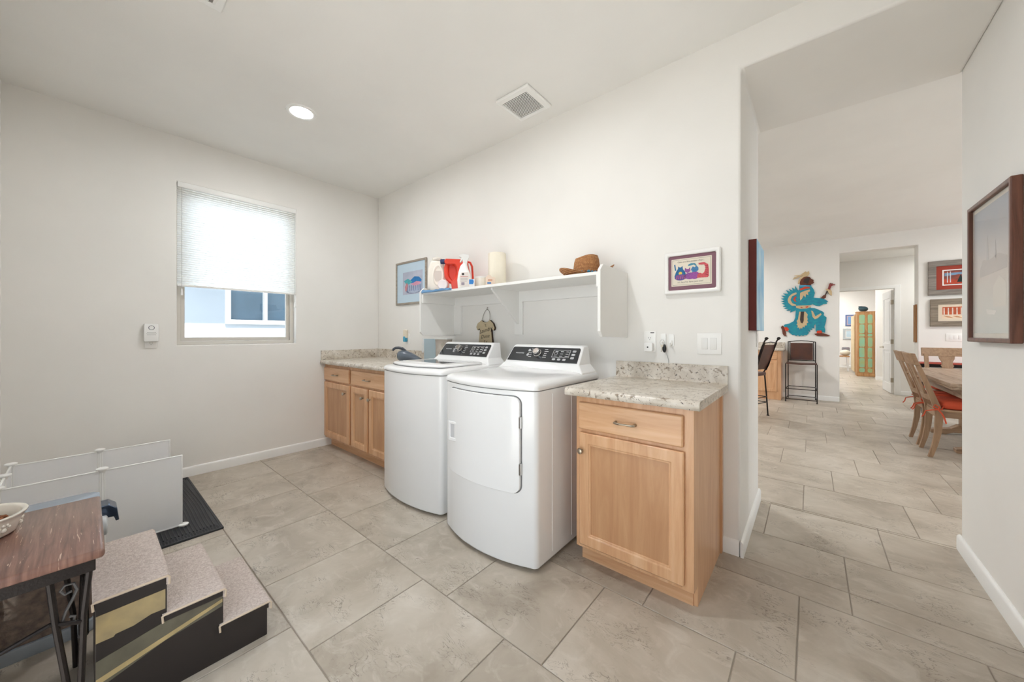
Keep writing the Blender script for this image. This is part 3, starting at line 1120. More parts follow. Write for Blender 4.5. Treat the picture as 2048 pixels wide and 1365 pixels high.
yfd = lambda x: DYC - DBOW * (1 - ((x - dxc) / hw) ** 2)
obj('door_gap_shade', curved_patch(-1.688, -1.134, 0.395, 0.900, 0.043, yfd, 0.003), M_GAP_SHADE, t, smooth=40)  # raised grey plate paints the shaded gap round the door
d = obj('door', curved_patch(-1.684, -1.139, 0.399, 0.896, 0.040, yfd, 0.016), M_ENAMEL, t, smooth=40, bevel=0.004)
hy = yfd(-1.62) - 0.016
hf = obj('handle', plate(NB(), [-1.664, -1.648, -1.590, -1.578], [0.584, 0.604, 0.684, 0.700], {(1, 1)}, 'y', hy - 0.006, hy + 0.002), M_ENAMEL, d, smooth=30, bevel=0.003, label='recessed white pull')
obj('pocket', box(NB(), -1.650, -1.588, hy - 0.0012, hy + 0.001, 0.602, 0.686), mat('pocket_grey', (205, 206, 208), 0.4), d, smooth=0)
for z in (0.765, 0.526):
    hx = -1.141
    obj('hinge', box(NB(), hx - 0.004, hx + 0.010, yfd(hx) - 0.016, yfd(hx) + 0.002, z - 0.030, z + 0.030, 0.002), M_CHROME, t, smooth=0)
# pressed ridges on the side panel
for yy in (1.60, 1.80):
    obj('side_rib', tube(NB(), [(DX_1 - 0.001, yy, 0.06), (DX_1 - 0.001, yy, 0.90)], 0.003, 6), M_ENAMEL, t)

# ---- washer
WX_0, WX_1, WYC, WBOW, WYB = -2.568, -1.858, 1.490, 0.050, 2.165
wxc = (WX_0 + WX_1) / 2
t = thing('washing_machine', 'white top loading washing machine with a glass lid', 'washing machine', (wxc, 1.8, 0))
appliance_body(t, WX_0, WX_1, WYC, WBOW, WYB, 0.938)
obj('top_seam', loft(NB(), [ring_at(WX_0, WX_1, WYC, WBOW, WYB, -0.004, 0.936), ring_at(WX_0, WX_1, WYC, WBOW, WYB, -0.004, 0.944)]), M_GAP_SHADE, t)
rw = lambda off, z, dz=0.0: [(x, y, z + dz * max(0.0, min(1.0, (y - 1.5) / 0.45))) for x, y, z in ring_at(WX_0, WX_1, WYC, WBOW, WYB, off, z)]
obj('top', loft(NB(), [rw(0.0, 0.942), rw(0.004, 0.946), rw(0.004, 0.960), rw(-0.004, 0.972, 0.004), rw(-0.022, 0.980, 0.006), rw(-0.06, 0.984, 0.008)]), M_ENAMEL, t, smooth=50)
cs = console(t, wxc, 0.350, 1.985, 2.150, 0.985)
panel_parts(t, cs, wxc, 1.985, 0.985, False)
# lid
lo = lambda off: [(x, y) for x, y in outline(WX_0 + 0.05, WX_1 - 0.05, WYC + 0.045, 0.045, 1.935, off, 0.05)]
obj('lid_gap_shade', loft(NB(), [[(x, y, 0.980) for x, y in lo(0.006)], [(x, y, 0.988) for x, y in lo(0.004)]]), M_GAP_SHADE, t)  # grey ring paints the shadow line under the lid
lid = obj('lid', loft(NB(), [[(x, y, 0.984) for x, y in lo(0.0)], [(x, y, 0.992) for x, y in lo(0.003)], [(x, y, 1.000) for x, y in lo(0.0)], [(x, y, 1.006) for x, y in lo(-0.012)]]), M_ENAMEL, t, smooth=50)
gw = prism(NB(), rrect(wxc - 0.235, wxc + 0.235, 1.610, 1.880, 0.05), 'z', 1.004, 1.0075)
obj('lid_glass', gw, mat('smoked_glass', (96, 98, 104), 0.06, coat=0.7, var=0.05), lid, smooth=30, label='smoked glass window')
obj('lid_rim', plate(NB(), [wxc - 0.245, wxc - 0.232, wxc + 0.232, wxc + 0.245], [1.600, 1.612, 1.878, 1.890], {(1, 1)}, 'z', 1.004, 1.0095), M_ENAMEL, lid, smooth=30, bevel=0.003)

# ================================================================== wall shelf
M_SHELF = mat('white_painted_wood', (236, 235, 232), 0.45, var=0.02)
SX0, SX1, SYF, SZ = -2.664, -0.927, 1.925, 1.587
sh = thing('wall_shelf', 'long white wooden wall shelf with end panels above the appliances', 'shelf', ((SX0 + SX1) / 2, 2.1, 1.4))
obj('shelf_board', box(NB(), SX0 + 0.019, SX1 - 0.019, SYF, YB - 0.001, SZ - 0.020, SZ, 0.002), M_SHELF, sh, smooth=0)
pp = [(1.900, 1.235), (1.930, 1.203), (YB - 0.001, 1.196), (YB - 0.001, 1.622), (1.938, 1.628), (1.900, 1.592)]
for x0, x1 in ((SX0, SX0 + 0.019), (SX1 - 0.019, SX1)):
    obj('end_panel', prism(NB(), pp, 'x', x0, x1), M_SHELF, sh, smooth=0, bevel=0.002)
obj('wall_cleat', box(NB(), SX0 + 0.019, SX1 - 0.019, YB - 0.019, YB - 0.001, 1.482, SZ - 0.020, 0.001), M_SHELF, sh, smooth=0)
for x0, x1 in ((SX0 + 0.019, -2.548), (-1.887, -1.803), (-1.030, SX1 - 0.019)):
    obj('wall_cleat', box(NB(), x0, x1, YB - 0.018, YB - 0.001, 1.212, 1.482, 0.001), M_SHELF, sh, smooth=0)
for x0, x1 in ((SX0 + 0.019, SX0 + 0.035), (SX1 - 0.035, SX1 - 0.019)):
    obj('side_cleat', box(NB(), x0, x1, 1.915, YB - 0.019, 1.495, SZ - 0.020, 0.001), M_SHELF, sh, smooth=0)
obj('bracket', prism(NB(), [(1.965, SZ - 0.020), (YB - 0.019, SZ - 0.020), (YB - 0.019, 1.300), (YB - 0.030, 1.300), (1.965, SZ - 0.034)], 'x', -1.854, -1.836), M_SHELF, sh, smooth=0, bevel=0.001)

# ------------------------------------------------------------------ things on the shelf (turned to face the room)
FACE = YAW


def jug_outline(w, h, r):
    return [(-w / 2, 0.0), (w / 2, 0.0), (w / 2, h * 0.62), (w / 2 - r, h * 0.86), (0.25 * w, h), (-0.25 * w, h), (-w / 2 + r, h * 0.86), (-w / 2, h * 0.62)]


def soft_slab(bm, pts, y0, y1, inset):
    """puffy extruded outline (x, z) : rounded towards both faces"""
    cx = sum(p[0] for p in pts) / len(pts)
    cz = sum(p[1] for p in pts) / len(pts)
    ins = lambda k: [(cx + (x - cx) * k, cz + (z - cz) * k) for x, z in pts]
    k2 = 1 - inset
    rr = [(ins(k2), y0), (ins((1 + k2) / 2 + inset * 0.3), y0 + (y1 - y0) * 0.10), (ins(1.0), y0 + (y1 - y0) * 0.3), (ins(1.0), y0 + (y1 - y0) * 0.7), (ins((1 + k2) / 2 + inset * 0.3), y0 + (y1 - y0) * 0.9), (ins(k2), y1)]
    return loft(bm, [[(x, y, z) for x, z in p] for p, y in rr])


def torus_part(bm, c, rx, rz, r, n=24, m=8, axis='y'):
    pts = [(c[0] + rx * math.cos(2 * PI * k / n), c[1], c[2] + rz * math.sin(2 * PI * k / n)) for k in range(n)]
    return tube(bm, pts, r, m, closed=True)


M_CREAM = mat('cream_plastic', (240, 234, 224), 0.35, var=0.03)
t = thing('detergent_jug', 'white plastic detergent jug at the left end of the shelf', 'jug', (-2.535, 1.995, SZ), FACE)
jo = [(-0.05, 0.002), (0.05, 0.002), (0.076, 0.05), (0.080, 0.13), (0.074, 0.20), (0.058, 0.255), (0.040, 0.282), (-0.040, 0.282), (-0.058, 0.255), (-0.074, 0.20), (-0.080, 0.13), (-0.076, 0.05)]
b1 = obj('bottle', soft_slab(NB(), jo, -0.038, 0.038, 0.20), M_CREAM, t, smooth=60, local=True)
obj('cap', lathe(NB(), [(0.040, 0.281), (0.042, 0.284), (0.042, 0.300), (0.038, 0.303)], 20), M_CREAM, t, local=True)
obj('grip', torus_part(NB(), (0.018, -0.034, 0.145), 0.042, 0.085, 0.012), M_CREAM, t, smooth=60, local=True)
obj('label', prism(NB(), rrect(-0.012, 0.055, 0.09, 0.185, 0.012), 'y', -0.0405, -0.0375), mat('grey_label', (214, 206, 198), 0.5), t, local=True)

M_RED = mat('glossy_red_plastic', (222, 66, 44), 0.28, var=0.08, coat=0.2)
M_NAVY = mat('navy_plastic', (40, 52, 98), 0.35)
t = thing('laundry_soap_bottle', 'red handled laundry soap bottle with a navy spout cap', 'bottle', (-2.340, 2.068, SZ), FACE)
# body outline with a notch for the grip hole, built as a ring shaped slab
bm = NB()
us = [-0.115, -0.092, -0.040, 0.02, 0.095, 0.118]
body = [(-0.045, 0.0), (0.095, 0.0), (0.105, 0.06), (0.100, 0.18), (0.085, 0.255), (0.060, 0.270), (-0.10, 0.276), (-0.112, 0.262), (-0.110, 0.238), (-0.085, 0.225), (-0.020, 0.230), (-0.005, 0.20), (-0.008, 0.12), (-0.028, 0.09), (-0.055, 0.07)]
sheet(bm, body, 'y', -0.045, 0.045)
obj('bottle', bm, M_RED, t, smooth=50, local=True, bevel=0.010, bseg=3)
bm = NB()
tube(bm, [(-0.092, 0, 0.245), (-0.103, 0, 0.20), (-0.098, 0, 0.13), (-0.070, 0, 0.085), (-0.035, 0, 0.075), (-0.012, 0, 0.110), (0.0, 0, 0.17), (-0.012, 0, 0.225), (-0.045, 0, 0.243)], [0.020, 0.021, 0.021, 0.021, 0.020, 0.018, 0.018, 0.018, 0.020], 10)
obj('grip', bm, M_RED, t, smooth=60, local=True)
obj('grip_recess', sheet(NB(), [(-0.085, 0.10), (-0.03, 0.085), (0.0, 0.10), (0.0, 0.235), (-0.085, 0.24)], 'y', 0.008, 0.030), M_RED, t, smooth=0, local=True)
bm = NB()
tube(bm, [(0.075, 0, 0.258), (0.105, 0, 0.250), (0.122, 0, 0.215), (0.128, 0, 0.12), (0.126, 0, 0.05), (0.112, 0, 0.02)], 0.009, 8)
obj('rear_handle', bm, M_RED, t, smooth=60, local=True)
obj('cap', lathe(NB(), [(0.018, -0.152), (0.022, -0.149), (0.022, -0.118), (0.017, -0.108)], 18, (0, 0, 0.258), 'x'), M_NAVY, t, local=True, label='navy blue screw cap')
obj('label', prism(NB(), [(0.018, 0.085), (0.088, 0.06), (0.092, 0.20), (0.070, 0.245), (0.018, 0.19)], 'y', -0.048, -0.0445), M_NAVY, t, local=True, label='navy blue paper label')

t = thing('spray_bottle', 'white trigger spray bottle in front of the red soap bottle', 'bottle', (-2.192, 2.005, SZ), FACE)
so = [(-0.050, 0.0), (0.050, 0.0), (0.056, 0.06), (0.050, 0.12), (0.030, 0.175), (0.020, 0.215), (-0.008, 0.215), (-0.030, 0.19), (-0.046, 0.14), (-0.056, 0.07)]
obj('bottle', soft_slab(NB(), so, -0.030, 0.030, 0.12), M_WHITEPL, t, smooth=60, local=True)
obj('trigger_head', sheet(NB(), [(-0.010, 0.21), (0.022, 0.21), (0.026, 0.235), (0.040, 0.262), (0.036, 0.285), (-0.010, 0.290), (-0.040, 0.284), (-0.044, 0.268), (-0.022, 0.262), (-0.030, 0.240), (-0.036, 0.222), (-0.028, 0.222), (-0.014, 0.246)], 'y', -0.012, 0.012), mat('clear_white_plastic', (228, 228, 226), 0.3), t, local=True, bevel=0.004)
lb = obj('label', prism(NB(), [(-0.030, 0.02), (0.044, 0.02), (0.046, 0.10), (0.036, 0.135), (-0.018, 0.135), (-0.034, 0.10)], 'y', -0.0325, -0.0295), mat('pale_label', (224, 216, 210), 0.5), t, local=True)
for k, (a, w, m) in enumerate(((0.100, 0.062, (186, 84, 70)), (0.086, 0.058, (150, 150, 152)), (0.074, 0.058, (150, 150, 152)), (0.062, 0.050, (150, 150, 152)))):
    obj('text_line', box(NB(), -0.026, -0.026 + w, -0.0332, -0.0324, a - 0.0015, a + 0.0015), mat('print_%d' % (k > 0), m, 0.6), lb, smooth=0, local=True)
obj('logo', prism(NB(), ellipse(-0.006, 0.121, 0.010, 0.010, 16), 'y', -0.0334, -0.0324), mat('dark_print', (50, 46, 46), 0.6), lb, local=True)
obj('text_block', box(NB(), -0.020, 0.006, -0.0332, -0.0324, 0.030, 0.054), mat('grey_print', (150, 140, 150), 0.6), lb, smooth=0, local=True)

t = thing('scent_booster_bottle', 'small pink bottle lying down with its white round cap forward', 'bottle', (-2.400, 1.958, SZ), FACE - 0.1)
obj('bottle', lathe(NB(), [(0.030, 0.026), (0.044, 0.022), (0.047, 0.014), (0.044, 0.008), (0.040, 0.0)], 22, (0, 0, 0.049), 'y'), mat('pink_plastic', (232, 178, 168), 0.35), t, local=True)
obj('cap', lathe(NB(), [(0.041, 0.004), (0.043, -0.002), (0.043, -0.028), (0.037, -0.034), (0.030, -0.032)], 24, (0, 0, 0.049), 'y'), mat('white_pink_cap', (240, 230, 230), 0.35), t, local=True, label='white ribbed screw cap')

t = thing('sponge_box', 'tiny blue and white carton right of the spray bottle', 'box', (-2.105, 2.010, SZ), FACE)
obj('carton', box(NB(), -0.022, 0.022, -0.014, 0.014, 0.0, 0.075, 0.002), M_WHITEPL, t, smooth=0, local=True)
obj('blue_band', sheet(NB(), [(-0.0222, 0.072), (0.012, 0.072), (0.016, 0.052), (0.010, 0.034), (-0.0222, 0.034)], 'y', -0.0150, -0.0138), mat('bright_blue_print', (44, 124, 196), 0.5), t, smooth=0, local=True)

t = thing('plastic_tub', 'low white plastic tub with a flat lid on the shelf', 'tub', (-2.125, 2.130, SZ), FACE)
obj('tub', lathe(NB(), [(0.044, 0.0), (0.046, 0.004), (0.050, 0.095), (0.050, 0.098)], 24), M_CREAM, t, local=True)
obj('lid', lathe(NB(), [(0.053, 0.098), (0.054, 0.101), (0.054, 0.108), (0.050, 0.110)], 24), M_WHITEPL, t, local=True)

M_PAPER = mat('cream_paper', (238, 231, 214), 0.85, var=0.04, scale=20, bump=0.2)
t = thing('paper_towel_roll', 'upright roll of cream paper towels on the shelf', 'paper roll', (-1.972, 2.165, SZ), FACE)
obj('roll', lathe(NB(), [(0.020, 0.002), (0.072, 0.0), (0.073, 0.004), (0.073, 0.288), (0.070, 0.291), (0.020, 0.288)], 32), M_PAPER, t, local=True)
obj('tube_end', lathe(NB(), [(0.019, 0.280), (0.019, 0.2885)], 18), mat('cardboard', (186, 160, 126), 0.9), t, local=True)

t = thing('tea_box', 'small beige carton with a blue stripe before the paper towels', 'box', (-1.900, 2.010, SZ), FACE)
obj('carton', sheet(NB(), [(-0.036, 0.0), (0.036, 0.0), (0.036, 0.066), (0.012, 0.070), (0.0, 0.085), (-0.016, 0.088), (-0.030, 0.074), (-0.036, 0.068)], 'y', -0.018, 0.018), mat('beige_card', (226, 206, 188), 0.7), t, smooth=0, local=True)
obj('stripe', box(NB(), -0.024, 0.006, -0.0195, -0.0178, 0.018, 0.030), mat('mid_blue_print', (60, 120, 180), 0.6), t, smooth=0, local=True)
obj('title', box(NB(), -0.018, 0.016, -0.0195, -0.0178, 0.040, 0.052), mat('tan_print', (200, 150, 124), 0.6), t, smooth=0, local=True)

# blue cloth folded over the shelf edge
bm = NB()
nx, ny = 26, 8
grid = []
for i in range(nx + 1):
    u = i / nx
    row = []
    for j in range(ny + 1):
        w = j / ny
        x = -2.640 + 0.38 * u
        y = 1.904 + (0.022 + 0.004 * math.sin(7 * u)) * w
        z = SZ + 0.004 + 0.014 * math.sin(PI * w) * (0.6 + 0.4 * math.sin(9 * u + 1.0)) * (1 - 0.75 * u) + 0.006 * math.sin(14 * u + 3 * w) ** 2
        row.append((x, y, z))
    grid.append(row)
top = [[bm.verts.new(p) for p in r] for r in grid]
bot = [[bm.verts.new((p[0], p[1], SZ - 0.006)) for p in r] for r in grid]
for i in range(nx):
    for j in range(ny):
        bm.faces.new((top[i][j], top[i + 1][j], top[i + 1][j + 1], top[i][j + 1]))
        bm.faces.new((bot[i][j], bot[i][j + 1], bot[i + 1][j + 1], bot[i + 1][j]))
for i in range(nx):
    bm.faces.new((top[i][0], bot[i][0], bot[i + 1][0], top[i + 1][0]))
    bm.faces.new((top[i][ny], top[i + 1][ny], bot[i + 1][ny], bot[i][ny]))
for j in range(ny):
    bm.faces.new((top[0][j], top[0][j + 1], bot[0][j + 1], bot[0][j]))
    bm.faces.new((top[nx][j], bot[nx][j], bot[nx][j + 1], top[nx][j + 1]))
solo(obj('cleaning_cloth', bm, mat('blue_cloth', (108, 150, 190), 0.9, var=0.2, scale=30, bump=0.4), smooth=60), 'crumpled light blue cleaning cloth along the shelf front edge', 'cloth')

# straw hat
M_STRAW = None


def straw():
    m, nt, b = base_nodes('woven_straw')
    tc = nt.nodes.new('ShaderNodeTexCoord')
    wv = nt.nodes.new('ShaderNodeTexWave')
    wv.wave_type = 'BANDS'
    wv.bands_direction = 'Z'
    wv.inputs['Scale'].default_value = 40
    wv.inputs['Distortion'].default_value = 3.0
    wv.inputs['Detail Scale'].default_value = 6.0
    nt.links.new(tc.outputs['Object'], wv.inputs['Vector'])
    nz = noise(nt, tc.outputs['Object'], 90, 3)
    c = ramp(nt, wv.outputs['Fac'], [(0.2, (150, 96, 54)), (0.6, (206, 148, 92)), (0.9, (228, 178, 120))])
    c = mixc(nt, nz, c, lin((120, 72, 40)))
    nt.links.new(c, b.inputs['Base Color'])
    b.inputs['Roughness'].default_value = 0.8
    bump_to(nt, b, wv.outputs['Fac'], 0.5, 0.002)
    return m


M_STRAW = straw()
t = thing('straw_hat', 'woven straw western hat with turquoise beads on the shelf', 'hat', (-1.120, 2.095, SZ), FACE + 0.1)
bm = NB()
na = 40
prof = [(0.999, 0.0), (0.90, 0.0), (0.70, 0.0), (0.56, 0.006), (0.54, 0.02)]
rings = []
for k, (f, z) in enumerate([(1.0, 0), (0.97, 0), (0.85, 0), (0.7, 0), (0.58, 0)]):
    ring = []
    for q in range(na):
        a = 2 * PI * q / na
        rx, ry = 0.178 * f, 0.145 * f
        lift = (0.080 if math.cos(a) > 0 else 0.050) * (max(0.0, f - 0.55) / 0.45) ** 1.6 * (abs(math.cos(a)) ** 1.6)
        ring.append((rx * math.cos(a), ry * math.sin(a), 0.006 + lift))
    rings.append(ring)
for f, z, dent in [(0.545, 0.012, 0), (0.52, 0.06, 0), (0.49, 0.105, 0), (0.44, 0.132, 0.3), (0.34, 0.138, 0.8), (0.20, 0.130, 1.0), (0.06, 0.124, 1.0)]:
    ring = []
    for q in range(na):
        a = 2 * PI * q / na
        rx, ry = 0.165 * f, 0.140 * f
        ring.append((rx * math.cos(a), ry * math.sin(a), z + 0.010 * math.cos(a) * (f > 0.3) - 0.004 * dent * math.cos(2 * a)))
    rings.append(ring)
under = [[(x * 1.002, y * 1.002, max(0.001, z - 0.004)) for x, y, z in r] for r in rings[:5]]
loft(bm, under[::-1] + rings)
obj('hat_body', bm, M_STRAW, t, smooth=60, local=True)
M_TURQ = mat('turquoise_bead', (52, 138, 176), 0.35, var=0.3, scale=60)
M_BEADB = mat('brown_bead', (92, 52, 36), 0.4)
for k in range(14):
    a = -PI * 0.98 + k * PI * 0.96 / 13
    bb = NB()
    rr = 0.0075 if k % 3 else 0.011
    ball(bb, (0.096 * math.cos(a), 0.082 * math.sin(a), 0.026), rr, rr, rr * 0.9, 10, 6)
    obj('bead', bb, M_BEADB if k % 4 == 1 else M_TURQ, t, smooth=60, local=True)
obj('hat_band', tube(NB(), [(0.092 * math.cos(2 * PI * k / 32), 0.078 * math.sin(2 * PI * k / 32), 0.022) for k in range(32)], 0.004, 6, closed=True), mat('leather_cord', (96, 58, 36), 0.7), t, local=True)

# ================================================================== pictures and fittings on the laundry walls
M_PRINTW = mat('print_paper', (228, 222, 210), 0.8, var=0.03)


def wallpic(name, label, wall, u0, u1, z0, z1, fw, depth, m_frame, m_mat, mw, m_print, bev=0.004, group=None, cat='picture', inner=None):
    """framed picture. wall: ('y', y, -1) hangs on a wall of constant y facing -Y, ('x', x, s) on constant x facing s"""
    ax, w, s = wall
    t = thing(name, label, cat, (((u0 + u1) / 2, w, z0) if ax == 'y' else (w, (u0 + u1) / 2, z0)), group=group)
    f = lambda d: w + s * d
    obj('frame', plate(NB(), [u0, u0 + fw, u1 - fw, u1], [z0, z0 + fw, z1 - fw, z1], {(1, 1)}, ax, f(0.001), f(depth)), m_frame, t, smooth=30, bevel=bev)
    mb = NB()
    if ax == 'y':
        box(mb, u0 + fw - 0.003, u1 - fw + 0.003, min(f(depth * 0.3), f(depth * 0.55)), max(f(depth * 0.3), f(depth * 0.55)), z0 + fw - 0.003, z1 - fw + 0.003)
    else:
        box(mb, min(f(depth * 0.3), f(depth * 0.55)), max(f(depth * 0.3), f(depth * 0.55)), u0 + fw - 0.003, u1 - fw + 0.003, z0 + fw - 0.003, z1 - fw + 0.003)
    obj('mat_board', mb, m_mat, t, smooth=0)
    a0, a1, b0, b1 = (u0 + fw + mw, u1 - fw - mw, z0 + fw + mw, z1 - fw - mw) if inner is None else inner
    pb = NB()
    d0, d1 = f(depth * 0.5), f(depth * 0.58)
    if ax == 'y':
        box(pb, a0, a1, min(d0, d1), max(d0, d1), b0, b1)
    else:
        box(pb, min(d0, d1), max(d0, d1), a0, a1, b0, b1)
    p = obj('print', pb, m_print, t, smooth=0)
    return t, p, f(depth * 0.58)


def art(parent, name, pts, ax, w, s, k, m):
    """thin painted shape lying on a print"""
    a, b = w + s * 0.0002 * k, w + s * (0.0002 * k + 0.0003)
    return obj(name, sheet(NB(), pts, ax, min(a, b), max(a, b)), m, parent, smooth=0)


def wood_frame(name, c1, c2, c3, axis='x', rough=0.6):
    return wood_material(name, c1, c2, c3, axis, rough, 0.05, 2.0)


# ---- laundry basket print
M_FR1 = wood_frame('weathered_frame', (128, 116, 104), (154, 144, 132), (176, 168, 156))
t, p, w = wallpic('framed_print', 'framed watercolour of a laundry basket with pale blue mat', ('y', YB, -1), -3.655, -3.085, 1.545, 2.024, 0.022, 0.020, M_FR1,
                  mat('pale_blue_mat', (192, 212, 226), 0.8), 0, mat('grey_blue_wash', (160, 166, 186), 0.7, var=0.2, scale=8, col2=(186, 190, 206)), inner=(-3.520, -3.155, 1.655, 1.905))
P1 = lambda n, pts, k, c: art(p, n, pts, 'y', w, -1, k, mat('paint_' + n, c, 0.7, var=0.25, scale=30))
P1('painted_shadow', ellipse(-3.32, 1.690, 0.135, 0.030), 1, (120, 128, 160))
P1('painted_basket', [(-3.44, 1.70), (-3.40, 1.672), (-3.30, 1.662), (-3.20, 1.68), (-3.175, 1.71), (-3.165, 1.78), (-3.25, 1.765), (-3.36, 1.768), (-3.455, 1.782)], 2, (176, 188, 210))
for q in range(7):
    x = -3.43 + q * 0.038
    P1('painted_basket_slot', [(x, 1.69), (x + 0.012, 1.688), (x + 0.008, 1.752), (x - 0.004, 1.754)], 3, (118, 130, 172))
P1('painted_towel_blue', [(-3.41, 1.79), (-3.30, 1.845), (-3.22, 1.835), (-3.17, 1.80), (-3.18, 1.775), (-3.26, 1.77), (-3.36, 1.775)], 4, (42, 122, 186))
P1('painted_towel_teal', [(-3.50, 1.81), (-3.42, 1.83), (-3.34, 1.79), (-3.40, 1.765), (-3.46, 1.775)], 5, (84, 176, 184))
P1('painted_towel_pink', [(-3.37, 1.765), (-3.26, 1.79), (-3.18, 1.775), (-3.21, 1.752), (-3.30, 1.742)], 6, (222, 160, 184))
P1('painted_towel_rose', [(-3.48, 1.74), (-3.44, 1.79), (-3.42, 1.76), (-3.44, 1.70), (-3.47, 1.69)], 6, (206, 140, 146))

# ---- cats print
M_CATFR = mat('white_lacquer', (238, 237, 234), 0.3, var=0.02)
t, p, w = wallpic('framed_print', 'white framed print of four colourful cats with a plum mat', ('y', YB, -1), -0.690, -0.385, 1.458, 1.712, 0.024, 0.026, M_CATFR,
                  mat('plum_mat', (128, 92, 104), 0.8, var=0.05), 0, mat('cream_art_paper', (226, 217, 200), 0.8), bev=0.008, inner=(-0.649, -0.431, 1.506, 1.669))
C = lambda n, pts, k, c: art(p, n, pts, 'y', w, -1, k, mat('paint_' + n, c, 0.7, var=0.3, scale=120))
obj('inner_border', plate(NB(), [-0.643, -0.6415, -0.4385, -0.437], [1.512, 1.5135, 1.6615, 1.663], {(1, 1)}, 'y', w - 0.0004, w), mat('grey_ink', (130, 124, 118), 0.8), p, smooth=0)
C('cat_blue_tail', [(-0.628, 1.60), (-0.634, 1.636), (-0.627, 1.638), (-0.622, 1.602)], 1, (38, 112, 160))
C('cat_blue', [(-0.632, 1.566), (-0.622, 1.594), (-0.612, 1.610), (-0.610, 1.625), (-0.602, 1.618), (-0.594, 1.618), (-0.587, 1.626), (-0.584, 1.606), (-0.572, 1.588), (-0.566, 1.566), (-0.574, 1.548), (-0.62, 1.546)], 1, (34, 108, 158))
C('cat_blue_chest', ellipse(-0.598, 1.582, 0.010, 0.010, 12), 2, (234, 200, 92))
C('cat_stripe_purple', ellipse(-0.597, 1.558, 0.034, 0.018, 18), 3, (96, 84, 158))
for q in range(5):
    C('cat_stripe', [(-0.622 + q * 0.011, 1.547), (-0.617 + q * 0.011, 1.547), (-0.614 + q * 0.011, 1.572), (-0.618 + q * 0.011, 1.572)], 4, (196, 96, 128))
C('cat_mauve', ellipse(-0.545, 1.562, 0.030, 0.020, 18), 4, (148, 86, 158))
C('cat_mauve_head', [(-0.575, 1.590), (-0.572, 1.612), (-0.563, 1.604), (-0.552, 1.604), (-0.545, 1.614), (-0.543, 1.590), (-0.558, 1.580)], 5, (152, 92, 160))
C('cat_teal_tail', [(-0.556, 1.628), (-0.540, 1.636), (-0.518, 1.634), (-0.508, 1.618), (-0.516, 1.618), (-0.524, 1.626), (-0.554, 1.621)], 5, (78, 150, 176))
C('cat_teal', [(-0.540, 1.600), (-0.530, 1.616), (-0.520, 1.610), (-0.510, 1.618), (-0.500, 1.606), (-0.500, 1.592), (-0.512, 1.582), (-0.534, 1.584)], 6, (74, 132, 180))
C('cat_violet', ellipse(-0.520, 1.563, 0.026, 0.022, 18), 5, (156, 84, 162))
C('cat_red', [(-0.508, 1.546), (-0.505, 1.566), (-0.492, 1.576), (-0.480, 1.568), (-0.470, 1.576), (-0.462, 1.600), (-0.470, 1.620), (-0.498, 1.622), (-0.500, 1.632), (-0.470, 1.634), (-0.450, 1.620), (-0.446, 1.590), (-0.446, 1.552), (-0.452, 1.545)], 6, (214, 92, 100))
for q in range(5):
    C('cat_red_stripe', [(-0.449, 1.557 + q * 0.013), (-0.449, 1.560 + q * 0.013), (-0.466, 1.566 + q * 0.012), (-0.466, 1.563 + q * 0.012)], 7, (150, 40, 54))
M_INK = mat('pencil_ink', (112, 104, 98), 0.8)
FW = frame_mtx((-0.540, w - 0.0004, 1.649), (1, 0, 0), (0, 0, 1))
lettering('caption', 'Cats are like potato chips...', 0.0135, M_INK, FW, p, 0.0002, shear=0.15)
lettering('caption', "it's hard to have just one!", 0.0135, M_INK, frame_mtx((-0.545, w - 0.0004, 1.528), (1, 0, 0), (0, 0, 1)), p, 0.0002, shear=0.15)

# ---- tall print on the right wall
M_FR3 = wood_frame('walnut_frame', (74, 42, 30), (98, 58, 42), (116, 72, 54), 'z', 0.4)
m, nt, b = base_nodes('pale_harbour_print')
tc = nt.nodes.new('ShaderNodeTexCoord')
sx = nt.nodes.new('ShaderNodeSeparateXYZ')
nt.links.new(tc.outputs['Object'], sx.inputs[0])
nz = noise(nt, tc.outputs['Object'], 9, 4, 0.6, 0.6)
ad = nt.nodes.new('ShaderNodeMath')
ad.operation = 'MULTIPLY_ADD'
ad.inputs[1].default_value = 0.20
nt.links.new(nz, ad.inputs[0])
nt.links.new(sx.outputs['Z'], ad.inputs[2])
nt.links.new(ramp(nt, ad.outputs[0], [(0.10, (172, 182, 176)), (0.28, (196, 190, 178)), (0.42, (190, 170, 156)), (0.54, (178, 170, 170)), (0.70, (160, 170, 188))]), b.inputs['Base Color'])
b.inputs['Roughness'].default_value = 0.5
b.inputs['Coat Weight'].default_value = 1.0
b.inputs['Coat Roughness'].default_value = 0.03
t, p, w = wallpic('framed_print', 'tall glazed harbour print in a dark wood frame on the right wall', ('x', XR, -1), 2.385, 2.905, 1.180, 1.856, 0.020, 0.034, M_FR3, mat('ivory_mat', (216, 208, 194), 0.7), 0.022, m)
R = lambda n, pts, k, c: art(p, n, pts, 'x', w, -1, k, mat('paint_' + n, c, 0.6, coat=1.0))
R('painted_tower', [(2.70, 1.56), (2.672, 1.56), (2.682, 1.66), (2.688, 1.68), (2.694, 1.66)], 1, (166, 160, 160))
R('painted_spire', [(2.60, 1.56), (2.584, 1.56), (2.592, 1.64)], 1, (166, 160, 160))
R('painted_roofs', [(2.78, 1.53), (2.74, 1.57), (2.66, 1.56), (2.56, 1.575), (2.47, 1.55), (2.47, 1.50), (2.78, 1.49)], 1, (168, 152, 144))
R('painted_house', [(2.62, 1.34), (2.48, 1.34), (2.48, 1.44), (2.55, 1.475), (2.62, 1.43)], 2, (208, 198, 182))
R('painted_boat', [(2.70, 1.335), (2.58, 1.322), (2.60, 1.305), (2.69, 1.312)], 3, (220, 214, 204))
obj('glass', box(NB(), XR - 0.0245, XR - 0.0230, 2.402, 2.888, 1.197, 1.839), M_GLASS, t, smooth=0)

